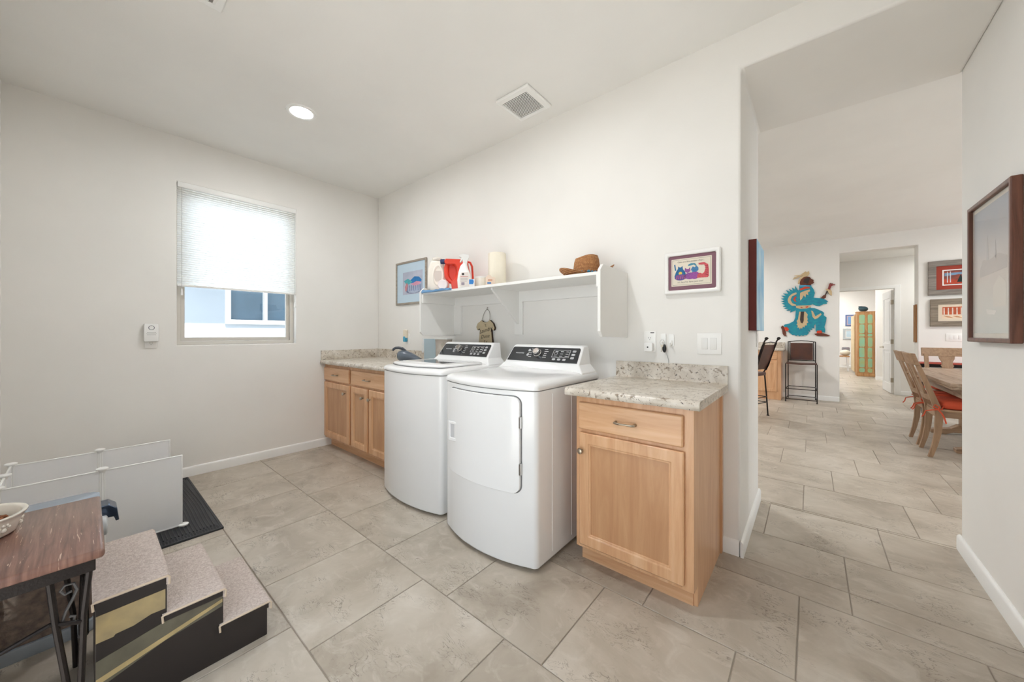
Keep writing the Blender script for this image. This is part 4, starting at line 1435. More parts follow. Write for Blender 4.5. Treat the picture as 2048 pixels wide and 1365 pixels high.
# ---- canvas on the passage jamb
t = thing('canvas_painting', 'blue canvas painting with maroon edges in the passage', 'painting', (XJ + 0.02, 2.83, 1.24))
obj('canvas', box(NB(), XJ + 0.001, XJ + 0.042, 2.620, 3.050, 1.240, 1.800, 0.002), mat('maroon_edge', (104, 40, 34), 0.6), t, smooth=0)
obj('painted_face', box(NB(), XJ + 0.0415, XJ + 0.0430, 2.6205, 3.0495, 1.2405, 1.7995), mat('blue_paint', (110, 176, 214), 0.5, col2=(196, 222, 232), scale=5), t, smooth=0)
M_PLATE = mat('switch_white', (240, 239, 236), 0.35, var=0.01)


def rocker_plate(name, label, F, w, h, n, group=None, loc=(0, 0, 0)):
    """cover plate with n rockers in the local frame F"""
    t = thing(name, label, 'light switch', loc, group=group)
    b = NB()
    prism(b, rrect(-w / 2, w / 2, -h / 2, h / 2, 0.004, 3), 'z', 0.0005, 0.006, 0.002)
    b.transform(F)
    obj('cover_plate', b, M_PLATE, t)
    for k in range(n):
        x = (k - (n - 1) / 2) * 0.046
        b = NB()
        box(b, x - 0.0165, x + 0.0165, -0.033, 0.033, 0.005, 0.0085, 0.002)
        b.transform(F)
        r = obj('rocker', b, mat('rocker_white', (233, 232, 229), 0.3), t)
        for s in (-1, 1):
            b = NB()
            cyl(b, (x, s * 0.047, 0.0055), 0.0026, 0.0012, n=10)
            b.transform(F)
            obj('screw', b, M_WHITEPL, t)
    return t


rocker_plate('switch_plate', 'white single switch plate under the canvas painting', frame_mtx((XJ, 3.06, 1.185), (0, 1, 0), (0, 0, 1)), 0.07, 0.115, 1, loc=(XJ, 3.06, 1.13))
rocker_plate('switch_plate', 'white double rocker switch above the lone countertop', frame_mtx((-0.447, YB, 1.163), (1, 0, 0), (0, 0, 1)), 0.124, 0.122, 2, loc=(-0.447, YB, 1.10))


def outlet_face(t, F, w=0.07, h=0.115):
    b = NB()
    prism(b, rrect(-w / 2, w / 2, -h / 2, h / 2, 0.004, 3), 'z', 0.0005, 0.006, 0.002)
    b.transform(F)
    pl = obj('cover_plate', b, M_PLATE, t)
    for s in (-1, 1):
        b = NB()
        prism(b, rrect(-0.016, 0.016, s * 0.0195 - 0.014, s * 0.0195 + 0.014, 0.006, 3), 'z', 0.0055, 0.0072)
        b.transform(F)
        r = obj('receptacle', b, M_PLATE, t)
        for dx, hh in ((-0.0062, 0.0045), (0.0062, 0.0035)):
            b = NB()
            box(b, dx - 0.001, dx + 0.001, s * 0.0195 + 0.001, s * 0.0195 + 0.001 + hh * 2, 0.0068, 0.0076)
            b.transform(F)
            obj('slot', b, M_BLACK, r, smooth=0)
        b = NB()
        cyl(b, (0, s * 0.0195 - 0.007, 0.0068), 0.0022, 0.0008, n=10)
        b.transform(F)
        obj('ground_hole', b, M_BLACK, r, smooth=0)
    return pl


# outlet and plug-in detector on the window wall
F = frame_mtx((XL, 0.336, 1.160), (0, 1, 0), (0, 0, 1))
t = thing('wall_outlet', 'white outlet plate low on the window wall', 'outlet', (XL, 0.336, 1.10), group='wall outlets')
outlet_face(t, F)
t = thing('plug_in_detector', 'white plug-in alarm with a dark ring beside the window', 'detector', (XL + 0.02, 0.336, 1.155))
b = NB()
prism(b, rrect(-0.042, 0.042, -0.002, 0.140, 0.008, 4), 'z', 0.0085, 0.042, 0.003)
b.transform(F)
obj('housing', b, M_WHITEPL, t)
b = NB()
tube(b, [(0.016 * math.cos(2 * PI * k / 24), 0.108 + 0.0165 * math.sin(2 * PI * k / 24), 0.0422) for k in range(24)], 0.0017, 6, closed=True)
b.transform(F)
obj('ring', b, mat('dark_blue_ring', (52, 58, 80), 0.4), t)
b = NB()
for i in range(-5, 6):
    for j in range(3):
        n = 0.0045
        x, z = i * 0.0058 + (j % 2) * 0.0029, 0.052 + j * 0.0085
        if abs(x) < 0.030 - abs(j - 1) * 0.006:
            cyl(b, (x, z, 0.0415), 0.0017, 0.0012, n=6)
b.transform(F)
obj('speaker_holes', b, mat('hole_grey', (110, 110, 110), 0.7), t, smooth=0, kind='stuff')

# outlet with cube adapter over the lone counter
F = frame_mtx((-0.782, YB, 1.170), (1, 0, 0), (0, 0, 1))
t = thing('wall_outlet', 'white outlet with a lettered tag above the lone counter', 'outlet', (-0.782, YB, 1.11), group='wall outlets')
outlet_face(t, F, 0.074, 0.130)
obj('tag', box(NB(), -0.778, -0.755, YB - 0.0072, YB - 0.0055, 1.224, 1.229), mat('dark_ink', (52, 52, 52), 0.6), t, smooth=0)
t = thing('plug_adapter', 'white square smart plug in the outlet above the lone counter', 'plug', (-0.782, YB - 0.02, 1.11))
b = NB()
prism(b, rrect(-0.026, 0.026, -0.062, -0.006, 0.010, 4), 'z', 0.0085, 0.040, 0.004)
b.transform(F)
obj('housing', b, M_WHITEPL, t)
b = NB()
cyl(b, (-0.002, -0.034, 0.0398), 0.005, 0.0012, n=14)
b.transform(F)
obj('button', b, mat('dark_button', (70, 70, 70), 0.5), t)


def sticky_hook(x, z, label):
    t = thing('adhesive_hook', label, 'hook', (x, YB, z), group='adhesive hooks')
    obj('backplate', prism(NB(), [(x + u, z + v) for u, v in rrect(-0.016, 0.016, -0.038, 0.038, 0.008, 4)], 'y', YB - 0.006, YB - 0.0005, 0.0015), M_WHITEPL, t)
    b = NB()
    tube(b, [(x, YB - 0.006, z - 0.002), (x, YB - 0.012, z - 0.020), (x, YB - 0.020, z - 0.030), (x, YB - 0.030, z - 0.028), (x, YB - 0.034, z - 0.016)], [0.006, 0.007, 0.007, 0.006, 0.005], 10)
    obj('hook', b, M_WHITEPL, t)
    return t


sticky_hook(-0.700, 1.184, 'white adhesive hook carrying the key bunch')
sticky_hook(-0.653, 1.180, 'white adhesive hook hanging empty right of the keys')
t = thing('key_bunch', 'small bunch of keys with a black fob on the wall hook', 'keys', (-0.700, YB - 0.03, 1.11))
b = NB()
tube(b, [(-0.700 + 0.014 * math.cos(2 * PI * k / 20), YB - 0.026, 1.166 + 0.017 * math.sin(2 * PI * k / 20)) for k in range(20)], 0.0014, 6, closed=True)
obj('ring', b, M_CHROME, t)
for k, a in enumerate((-0.42, -0.15, 0.12)):
    b = NB()
    sheet(b, [(-0.007, 0.0), (0.007, 0.0), (0.008, -0.012), (0.003, -0.017), (0.003, -0.046), (-0.002, -0.048), (-0.003, -0.017), (-0.008, -0.012)], 'y', -0.001, 0.001)
    b.transform(Matrix.Translation((-0.700, YB - 0.022 - 0.003 * k, 1.155)) @ Matrix.Rotation(a, 4, 'Y'))
    obj('key', b, M_NICKEL, t, smooth=0)
obj('fob', ball(NB(), (-0.689, YB - 0.022, 1.130), 0.012, 0.008, 0.026, 14, 8), M_BLACK, t, smooth=60)
obj('cord', tube(NB(), [(-0.694, YB - 0.020, 1.150), (-0.684, YB - 0.012, 1.110), (-0.674, YB - 0.008, 1.080), (-0.668, YB - 0.010, 1.056), (-0.666, YB - 0.018, 1.0415)], 0.0014, 6), mat('grey_cord', (150, 150, 152), 0.6), t)

# plug-in air freshener over the corner counter
F = frame_mtx((-3.440, YB, 1.165), (1, 0, 0), (0, 0, 1))
t = thing('wall_outlet', 'ivory outlet plate above the corner countertop', 'outlet', (-3.44, YB, 1.10), group='wall outlets')
outlet_face(t, F, 0.075, 0.118)
t = thing('air_freshener', 'plug-in air freshener with blue liquid above the corner counter', 'air freshener', (-3.455, YB - 0.02, 1.15))
b = NB()
prism(b, rrect(-0.038, 0.012, 0.006, 0.100, 0.012, 4), 'z', 0.008, 0.040, 0.004)
b.transform(F)
obj('housing', b, mat('ivory_plastic', (226, 216, 196), 0.4), t)
b = NB()
prism(b, rrect(-0.034, 0.008, -0.035, 0.026, 0.010, 4), 'z', 0.012, 0.043, 0.004)
b.transform(F)
obj('vial', b, mat('blue_liquid', (64, 158, 190), 0.15, coat=0.5), t, label='vial of blue liquid')

# ---- shirt shaped hanging sign
M_SIGN = mat('tan_painted_wood', (190, 174, 144), 0.7, var=0.12, scale=14)
M_DARKW = mat('dark_wood_edge', (58, 40, 28), 0.7)
t = thing('hanging_sign', 'tan shirt shaped wooden laundry sign hung on a wire', 'sign', (-2.21, YB - 0.01, 1.05))
so = [(-0.052, 0.090), (-0.028, 0.076), (0.0, 0.070), (0.028, 0.076), (0.050, 0.092), (0.090, 0.060), (0.108, 0.020), (0.098, -0.002), (0.066, 0.020), (0.074, -0.06), (0.088, -0.155), (-0.090, -0.155), (-0.078, -0.06), (-0.070, 0.018), (-0.100, 0.002), (-0.116, 0.030), (-0.100, 0.062)]
sgn = [(-2.212 + x, 1.250 + z) for x, z in so]
bd = obj('board', sheet(NB(), sgn, 'y', YB - 0.026, YB - 0.006), M_DARKW, t, smooth=0)
obj('painted_face', sheet(NB(), [(x, z) for x, z in sgn], 'y', YB - 0.0275, YB - 0.0255), M_SIGN, bd, smooth=0)
obj('wire', tube(NB(), [(-2.262, YB - 0.024, 1.330), (-2.258, YB - 0.018, 1.365), (-2.240, YB - 0.012, 1.410), (-2.222, YB - 0.010, 1.432), (-2.204, YB - 0.010, 1.436), (-2.186, YB - 0.010, 1.425), (-2.172, YB - 0.012, 1.395), (-2.166, YB - 0.018, 1.355), (-2.172, YB - 0.024, 1.328)], 0.0018, 6), mat('steel_wire', (120, 112, 104), 0.4, metal=0.8), t)
obj('nail_hook', tube(NB(), [(-2.206, YB - 0.002, 1.455), (-2.206, YB - 0.012, 1.452), (-2.206, YB - 0.014, 1.436), (-2.206, YB - 0.018, 1.436)], 0.0025, 6), mat('steel_wire', (120, 112, 104), 0.4, metal=0.8), t)
M_INKB = mat('black_marker', (28, 24, 24), 0.7)
for txt, sz, dx, z, sh in (('Laundry', 0.050, 0.002, 1.252, 0.35), ('Done', 0.046, -0.004, 1.196, 0.3), ('5\u00a2', 0.050, -0.004, 1.142, 0.2)):
    lettering('lettering', txt, sz, M_INKB, frame_mtx((-2.212 + dx, YB - 0.0276, z), (1, 0, 0.22 if txt == 'Laundry' else 0.12), (-0.22 if txt == 'Laundry' else -0.12, 0, 1)), bd, 0.0004, shear=sh)
obj('painted_bow', tube(NB(), [(-2.222, YB - 0.028, 1.306), (-2.206, YB - 0.028, 1.300), (-2.214, YB - 0.028, 1.288), (-2.202, YB - 0.028, 1.282)], 0.0016, 6), M_INKB, bd)

# ================================================================== things on the corner counter
t = thing('handheld_vacuum', 'grey handheld vacuum lying on the corner countertop', 'vacuum', (-2.975, 1.965, 0.937), FACE - 0.12)
M_GREYV = mat('blue_grey_plastic', (92, 102, 114), 0.3, coat=0.3)
rings = []
for x, rz, ry, zc in ((-0.070, 0.030, 0.030, 0.075), (-0.062, 0.046, 0.044, 0.072), (-0.030, 0.056, 0.050, 0.072), (0.010, 0.054, 0.050, 0.068), (0.060, 0.044, 0.046, 0.058), (0.110, 0.030, 0.042, 0.044), (0.150, 0.018, 0.038, 0.032)):
    rings.append([(x, ry * math.cos(2 * PI * q / 20), zc + rz * math.sin(2 * PI * q / 20)) for q in range(20)])
obj('body', loft(NB(), rings), M_GREYV, t, smooth=60, local=True)
obj('handle', tube(NB(), [(0.000, 0, 0.118), (-0.030, 0, 0.140), (-0.066, 0, 0.148), (-0.098, 0, 0.146), (-0.120, 0, 0.136), (-0.126, 0, 0.120)], [0.012, 0.014, 0.014, 0.013, 0.012, 0.010], 12), mat('dark_slate_plastic', (66, 70, 78), 0.4), t, smooth=60, local=True)
obj('motor_vent', lathe(NB(), [(0.036, -0.070), (0.042, -0.066), (0.042, -0.050), (0.036, -0.046)], 20, (0, 0, 0.072), 'x'), M_BLACK, t, local=True)
obj('nozzle', loft(NB(), [[(0.148, 0.036, 0.020), (0.148, -0.036, 0.020), (0.148, -0.034, 0.046), (0.148, 0.034, 0.046)], [(0.195, 0.034, 0.006), (0.195, -0.034, 0.006), (0.200, -0.032, 0.018), (0.200, 0.032, 0.018)]]), mat('brown_clear_nozzle', (104, 92, 84), 0.25, coat=0.4), t, local=True, bevel=0.003)

M_SILVER = mat('pale_blue_silver_card', (176, 194, 202), 0.45, var=0.06)
t = thing('folded_carton', 'pale blue grey carton standing at the end of the corner counter', 'box', (-2.835, 2.150, 0.937), FACE)
obj('carton', box(NB(), -0.055, 0.070, -0.030, 0.030, 0.0, 0.235, 0.003), M_SILVER, t, smooth=0, local=True)
obj('torn_flap', sheet(NB(), [(-0.058, 0.11), (-0.056, 0.238), (-0.070, 0.246), (-0.064, 0.215), (-0.074, 0.185), (-0.066, 0.160), (-0.078, 0.120), (-0.066, 0.095)], 'y', -0.031, -0.028), mat('torn_white_film', (226, 228, 228), 0.5), t, smooth=0, local=True)
obj('strip', box(NB(), 0.058, 0.071, -0.033, -0.029, 0.0, 0.236), mat('olive_strip', (136, 132, 112), 0.5), t, smooth=0, local=True)
t = thing('storage_bin', 'cloudy clear plastic bin with packets behind the washer panel', 'bin', (-2.645, 2.170, 0.937), 0.10)
M_CLOUDY = mat('cloudy_plastic', (190, 182, 172), 0.25, col2=(150, 140, 130), scale=9, coat=0.4)
obj('bin', loft(NB(), [[(x, y, z) for x, y in rrect(-0.090 * k, 0.066 * k, -0.040 * k, 0.040 * k, 0.012, 3)] for k, z in ((0.90, 0.0), (0.94, 0.1), (1.0, 0.225), (1.0, 0.232))]), M_CLOUDY, t, smooth=40, local=True)
obj('rim', loft(NB(), [[(x, y, z) for x, y in rrect(-0.094 * k, 0.070 * k, -0.046 * k, 0.046 * k, 0.014, 3)] for k, z in ((1.0, 0.230), (1.02, 0.233), (1.0, 0.242))]), mat('rim_white', (226, 226, 222), 0.4), t, smooth=40, local=True)
for x, a in ((-0.02, 0.5), (0.03, -0.4)):
    b = NB()
    box(b, x - 0.010, x + 0.010, -0.0415, -0.038, 0.06, 0.19, 0.001)
    b.transform(Matrix.Rotation(a * 0.3, 4, 'Y'))
    obj('packet', b, mat('pale_packet', (214, 206, 190), 0.4), t, local=True)

# ================================================================== floor things on the left
# ---- ribbed rubber mat
M_RUB = mat('black_rubber', (44, 46, 50), 0.42, var=0.25, scale=18)
t = thing('rubber_mat', 'black ribbed rubber mat lying under the white pet pen', 'mat', (-3.42, 0.36, 0))
mx0, mx1, my0, my1 = -4.035, -2.815, 0.165, 0.556
obj('base_sheet', prism(NB(), rrect(mx0, mx1, my0, my1, 0.012, 3), 'z', 0.0005, 0.006), M_RUB, t)
obj('border', plate(NB(), [mx0 + 0.002, mx0 + 0.016, mx1 - 0.016, mx1 - 0.002], [my0 + 0.002, my0 + 0.014, my1 - 0.014, my1 - 0.002], {(1, 1)}, 'z', 0.005, 0.011), M_RUB, t, bevel=0.002)
b = NB()
y = my0 + 0.026
while y < my1 - 0.02:
    pts = [(x, y + 0.006 * math.sin((x + 3.6) * 5.5) * max(0, min(1, (mx1 - 0.1 - x) * 4)), 0.0075) for x in [mx0 + 0.06 + (mx1 - mx0 - 0.14) * k / 20 for k in range(21)]]
    tube(b, pts, 0.0042, 5)
    y += 0.0165
obj('ribs', b, M_RUB, t, smooth=60, kind='stuff')
b = NB()
for sx, n in ((mx0 + 0.022, 4), (mx1 - 0.062, 5)):
    for i in range(n):
        for j in range(26):
            xx, yy = sx + i * 0.009, my0 + 0.022 + j * 0.0136
            box(b, xx, xx + 0.005, yy, yy + 0.008, 0.005, 0.0095)
obj('knob_rows', b, M_RUB, t, smooth=0, kind='stuff')

# ---- white pet pen of clipped panels
M_PEN = pen_material()
t = thing('pet_pen', 'low white plastic panel pet pen clipped together by the window wall', 'pet pen', (-3.3, 0.05, 0))


def pen_panel(p0, p1, h=0.445, z0=0.012):
    d = Vector((p1[0] - p0[0], p1[1] - p0[1], 0))
    L = d.length
    d.normalize()
    F = frame_mtx((p0[0], p0[1], 0), d, (0, 0, 1))
    b = NB()
    box(b, 0.008, L - 0.008, z0 + 0.006, z0 + h - 0.006, -0.002, 0.002)
    b.transform(F)
    p = obj('panel', b, M_PEN, t, smooth=0)
    b = NB()
    plate(b, [0.004, 0.012, L - 0.012, L - 0.004], [z0, z0 + 0.008, z0 + h - 0.008, z0 + h], {(1, 1)}, 'z', -0.0045, 0.0045)
    b.transform(F)
    obj('panel_rim', b, M_WHITEPL, p, smooth=30, bevel=0.002)


FX, BX, PYS = -3.037, -3.545, (0.395, 0.058, -0.279)
SXM = -3.29
for X in (FX, BX):
    for a, c2 in zip(PYS, PYS[1:]):
        pen_panel((X, a), (X, c2))
pen_panel((FX, PYS[2]), (SXM, PYS[2]))
pen_panel((SXM, PYS[2]), (BX, PYS[2]))


def pen_clip(x, y, z, post=True):
    c = obj('clip', lathe(NB(), [(0.010, z - 0.018), (0.017, z - 0.004), (0.024, z), (0.024, z + 0.006), (0.018, z + 0.009)], 16, (x, y, 0)), M_WHITEPL, t, smooth=50)
    return c


for X in (FX, BX):
    for Y in PYS[1:]:
        pen_clip(X, Y, 0.462)
        obj('post', cyl(NB(), (X, Y, 0.012), 0.006, 0.445, n=10), M_WHITEPL, t)
pen_clip(SXM, PYS[2], 0.462)
obj('post', cyl(NB(), (SXM, PYS[2], 0.012), 0.006, 0.445, n=10), M_WHITEPL, t)
for X in (FX, BX):
    for Y in PYS:
        zf = 0.012 if Y > 0.15 else 0.0
        obj('foot', lathe(NB(), [(0.024, zf), (0.025, zf + 0.003), (0.025, zf + 0.008), (0.018, zf + 0.012)], 16, (X + 0.003, Y, 0)), M_WHITEPL, t, smooth=50)
obj('foot', lathe(NB(), [(0.024, 0.0), (0.025, 0.003), (0.025, 0.008), (0.018, 0.012)], 16, (SXM, PYS[2], 0)), M_WHITEPL, t, smooth=50)

# ---- carpeted pet steps
M_CARPET = mat('grey_beige_carpet', (208, 196, 189), 0.95, col2=(176, 162, 154), scale=130, bump=0.9, bscale=200)
M_STEPB = mat('black_brown_board', (44, 38, 36), 0.45, var=0.15, scale=8)
M_TAPE = mat('wrinkled_clear_tape', (176, 156, 112), 0.2, col2=(140, 126, 98), scale=12, bump=0.5, bscale=20, coat=0.6)
t = thing('pet_steps', 'three carpeted pet steps with dark taped sides', 'pet stairs', (-1.905, 0.25, 0))
STX0, STX1 = -2.122, -1.690
ys = [0.018, 0.172, 0.325, 0.472]
prof = [(ys[0], 0.0), (ys[3], 0.0), (ys[3], 0.118), (ys[2] + 0.006, 0.118), (ys[2] + 0.006, 0.248), (ys[1] + 0.006, 0.248), (ys[1] + 0.006, 0.378), (ys[0], 0.378)]
obj('side_panel', prism(NB(), prof, 'x', STX1 - 0.012, STX1), M_STEPB, t, smooth=0, bevel=0.002)
obj('side_panel', prism(NB(), prof, 'x', STX0, STX0 + 0.012), M_STEPB, t, smooth=0, bevel=0.002)
obj('core', prism(NB(), prof, 'x', STX0 + 0.012, STX1 - 0.012), M_STEPB, t, smooth=0)
for k in range(3):
    z = (0.391, 0.261, 0.131)[k]
    y0, y1 = ys[k] - 0.004, ys[k + 1] + 0.010
    tr = obj('tread', prism(NB(), [(y0, z - 0.022), (y1 - 0.006, z - 0.022), (y1 - 0.006, z - 0.004), (y0, z - 0.004)], 'x', STX0 - 0.004, STX1 + 0.004), M_STEPB, t, smooth=0)
    # carpet wraps over the top and the nosing, binding at its side edge
    c = obj('carpet', prism(NB(), [(y0 - 0.002, z - 0.004), (y1 - 0.006, z - 0.004), (y1 - 0.006, z - 0.028), (y1 + 0.003, z - 0.028), (y1 + 0.005, z - 0.002), (y1 - 0.002, z + 0.005), (y0 - 0.002, z + 0.005)], 'x', STX0 - 0.006, STX1 + 0.004), M_CARPET, tr, smooth=40)
    obj('binding', tube(NB(), [(STX1 + 0.005, y0, z - 0.024), (STX1 + 0.006, y0 - 0.002, z - 0.001), (STX1 + 0.006, y0 + 0.006, z + 0.002), (STX1 + 0.006, y1 - 0.002, z + 0.002), (STX1 + 0.006, y1 + 0.002, z - 0.004), (STX1 + 0.005, y1 + 0.001, z - 0.028)], 0.0034, 6), mat('pale_binding', (206, 188, 166), 0.9), tr)
# tape bands across the near side
ta = NB()
sheet(ta, [(ys[0] + 0.001, 0.205), (ys[1] + 0.002, 0.238), (ys[2] + 0.003, 0.238), (ys[2] + 0.003, 0.200), (ys[1], 0.172), (ys[0] + 0.001, 0.118), (ys[0] + 0.001, 0.16)], 'x', STX1, STX1 + 0.0012)
obj('tape', ta, mat('grey_tape', (104, 100, 84), 0.2, col2=(84, 80, 68), scale=10, coat=0.5), t, smooth=0)
ta = NB()
sheet(ta, [(ys[0] + 0.001, 0.150), (ys[2] + 0.003, 0.228), (ys[2] + 0.003, 0.216), (ys[0] + 0.001, 0.132)], 'x', STX1 + 0.0012, STX1 + 0.0020)
obj('tape', ta, mat('gold_tape', (190, 168, 120), 0.2, col2=(150, 134, 96), scale=10, coat=0.5), t, smooth=0)
ta = NB()
sheet(ta, [(ys[0] + 0.001, 0.345), (ys[1] + 0.002, 0.348), (ys[1] + 0.002, 0.282), (0.140, 0.283), (0.100, 0.270), (0.060, 0.268), (0.056, 0.262), (ys[0] + 0.001, 0.262)], 'x', STX1, STX1 + 0.0014)
obj('tape', ta, M_TAPE, t, smooth=0)

# ---- small wood topped iron table
m, nt, b = base_nodes('scratched_dark_wood')
tc = nt.nodes.new('ShaderNodeTexCoord')
mp = nt.nodes.new('ShaderNodeMapping')
mp.inputs['Scale'].default_value = (1.0, 16.0, 1.0)
nt.links.new(tc.outputs['Object'], mp.inputs['Vector'])
n1 = noise(nt, mp.outputs[0], 5.0, 5, 0.6, 0.6)
col = ramp(nt, n1, [(0.3, (84, 58, 50)), (0.5, (114, 82, 71)), (0.72, (140, 106, 92))])
mp2 = nt.nodes.new('ShaderNodeMapping')
mp2.inputs['Scale'].default_value = (1.0, 14.0, 1.0)
nt.links.new(tc.outputs['Object'], mp2.inputs['Vector'])
n2 = noise(nt, mp2.outputs[0], 14.0, 2, 0.5, 0.4)
r2 = nt.nodes.new('ShaderNodeMapRange')
r2.inputs[1].default_value = 0.675
r2.inputs[2].default_value = 0.71
r2.inputs[4].default_value = 0.8
nt.links.new(n2, r2.inputs[0])
col = mixc(nt, r2.outputs[0], col, lin((206, 180, 160)))
nt.links.new(col, b.inputs['Base Color'])
b.inputs['Roughness'].default_value = 0.28
b.inputs['Coat Weight'].default_value = 0.3
M_TABLE = m
TZ = 0.600
tx0, tx1, ty0, ty1 = -2.095, -1.562, -0.345, 0.036
t = thing('side_table', 'dark wood topped wrought iron side table holding the pet bowl', 'table', ((tx0 + tx1) / 2, (ty0 + ty1) / 2, 0))
obj('table_top', box(NB(), tx0, tx1, ty0, ty1, TZ - 0.026, TZ, 0.010, 3), M_TABLE, t)
obj('apron', plate(NB(), [tx0 + 0.018, tx0 + 0.030, tx1 - 0.030, tx1 - 0.018], [ty0 + 0.018, ty0 + 0.030, ty1 - 0.030, ty1 - 0.018], {(1, 1)}, 'z', TZ - 0.062, TZ - 0.026), M_IRON, t, smooth=0, bevel=0.002)
for sx in (tx0 + 0.030, tx1 - 0.030):
    for sy in (ty1 - 0.030, ty0 + 0.030):
        dy = -1 if sy > -0.1 else 1
        dx = 1 if sx < -1.8 else -1
        # a leg is two flat bars that close towards the foot, with an S scroll between them
        lg = obj('leg', tube(NB(), [(sx, sy, TZ - 0.060), (sx + dx * 0.004, sy + dy * 0.010, 0.42), (sx, sy + dy * 0.016, 0.20), (sx, sy + dy * 0.018, 0.0)], 0.0075, 8), M_IRON, t)
        obj('leg_bar', tube(NB(), [(sx, sy + dy * 0.070, TZ - 0.060), (sx, sy + dy * 0.060, 0.42), (sx, sy + dy * 0.036, 0.20), (sx, sy + dy * 0.030, 0.0)], 0.0075, 8), M_IRON, lg)
        sc = [(0.022, 0.0), (0.030, -0.012), (0.042, -0.010), (0.048, 0.006), (0.042, 0.022), (0.028, 0.026), (0.018, 0.016)]
        cz = TZ - 0.100
        pts = [(sx + dx * 0.006, sy + dy * (0.014 + u), cz + v) for u, v in ((0.018, -0.006), (0.030, -0.010), (0.038, 0.004), (0.030, 0.016), (0.014, 0.014), (0.008, -0.006), (0.016, -0.030), (0.028, -0.058), (0.034, -0.082), (0.026, -0.096), (0.014, -0.094), (0.012, -0.080), (0.022, -0.076))]
        obj('scroll', tube(NB(), pts, 0.0036, 6), mat('grey_iron', (92, 90, 90), 0.4, metal=0.6), lg)
for sx in (tx0 + 0.030, tx1 - 0.030):
    obj('stretcher', tube(NB(), [(sx, ty1 - 0.046, 0.400), (sx, ty1 - 0.10, 0.424), (sx, (ty0 + ty1) / 2, 0.395), (sx, ty0 + 0.10, 0.35), (sx, ty0 + 0.046, 0.32)], 0.006, 8), M_IRON, t)
for sy in (ty1 - 0.046, ty0 + 0.046):
    obj('stretcher', tube(NB(), [(tx0 + 0.030, sy, 0.36), (tx0 + 0.14, sy + 0.01, 0.30), (tx1 - 0.14, sy + 0.01, 0.30), (tx1 - 0.030, sy, 0.36)], 0.006, 8), M_IRON, t)

# ---- pet bowl with kibble
M_CER = mat('ivory_ceramic', (228, 222, 210), 0.25, var=0.03, coat=0.5, bump=0.0)
bx, by = -1.935, -0.232
t = thing('pet_bowl', 'ivory ceramic pet bowl of kibble on the side table', 'bowl', (bx, by, TZ))
prof = [(0.070, 0.0), (0.088, 0.002), (0.094, 0.008), (0.104, 0.042), (0.108, 0.056), (0.113, 0.059), (0.113, 0.063), (0.105, 0.064), (0.100, 0.058), (0.094, 0.040), (0.084, 0.014), (0.050, 0.010)]
obj('bowl', lathe(NB(), [(r, h) for r, h in prof], 40, (bx, by, TZ)), M_CER, t, smooth=60)
b = NB()
for k in range(10):
    a = 2 * PI * k / 10 + 0.2
    for (da, dz, rr) in ((0, 0.030, 0.010), (0.12, 0.040, 0.006), (-0.12, 0.040, 0.006), (0.05, 0.049, 0.006), (-0.05, 0.049, 0.006)):
        dz, rr = dz * 0.8, rr * 0.8
        r0 = 0.0925 + (dz - 0.008) * 0.30
        ball(b, (bx + r0 * math.cos(a + da), by + r0 * math.sin(a + da), TZ + dz), rr * 0.9, rr * 0.9, rr, 8, 5)
obj('raised_paw_pattern', b, M_CER, t, smooth=60, kind='stuff')
b = NB()
rk = random.Random(3)
for k in range(150):
    a, r = rk.random() * 2 * PI, math.sqrt(rk.random()) * 0.078
    ball(b, (bx + r * math.cos(a), by + r * math.sin(a), TZ + 0.036 + rk.random() * 0.012 - r * 0.05), 0.0075 + rk.random() * 0.003, 0.0075, 0.0045, 6, 4)
obj('kibble', b, mat('brown_kibble', (150, 94, 56), 0.8, col2=(104, 60, 36), scale=60), t, smooth=60, kind='stuff')
obj('kibble_bed', lathe(NB(), [(0.02, 0.030), (0.078, 0.034), (0.080, 0.038), (0.02, 0.040)], 20, (bx, by, TZ)), mat('brown_kibble', (150, 94, 56), 0.8), t, kind='stuff')

# ---- tall clear pet food container behind the table
t = thing('pet_food_container', 'clear pet food container with latched grey lid behind the side table', 'container', (-2.45, -0.14, 0))
fx0, fx1, fy0, fy1 = -2.660, -2.262, -0.340, 0.030
M_KIB = mat('kibble_mass', (150, 124, 106), 0.75, col2=(100, 80, 68), scale=34, bump=0.8, bscale=60)
M_CLEAR = glass_material('clear_plastic', (0.90, 0.94, 0.98))
obj('food', prism(NB(), rrect(fx0 + 0.006, fx1 - 0.006, fy0 + 0.006, fy1 - 0.006, 0.03, 4), 'z', 0.050, 0.275), M_KIB, t, kind='stuff')
obj('tub', prism(NB(), rrect(fx0, fx1, fy0, fy1, 0.035, 5), 'z', 0.046, 0.432), M_CLEAR, t)
obj('base', prism(NB(), rrect(fx0 - 0.004, fx1 + 0.004, fy0 - 0.004, fy1 + 0.004, 0.038, 5), 'z', 0.0, 0.048, 0.006), mat('grey_base_plastic', (150, 156, 162), 0.3), t)
lid = obj('lid', prism(NB(), rrect(fx0 - 0.010, fx1 + 0.010, fy0 - 0.010, fy1 + 0.012, 0.040, 5), 'z', 0.430, 0.455, 0.006), mat('silver_blue_lid', (148, 164, 184), 0.22, coat=0.4), t)
obj('latch', sheet(NB(), [(0.040, 0.462), (0.066, 0.462), (0.090, 0.440), (0.096, 0.385), (0.086, 0.383), (0.080, 0.405), (0.048, 0.408), (0.042, 0.430)], 'x', -2.470, -2.380), mat('dark_chrome_latch', (84, 96, 116), 0.15, metal=0.7), lid, bevel=0.004)
obj('latch_dial', lathe(NB(), [(0.030, 0.032), (0.040, 0.036), (0.040, 0.056), (0.034, 0.060)], 24, (-2.330, 0.0, 0.395), 'y'), mat('light_grey_plastic', (190, 192, 194), 0.35), t)

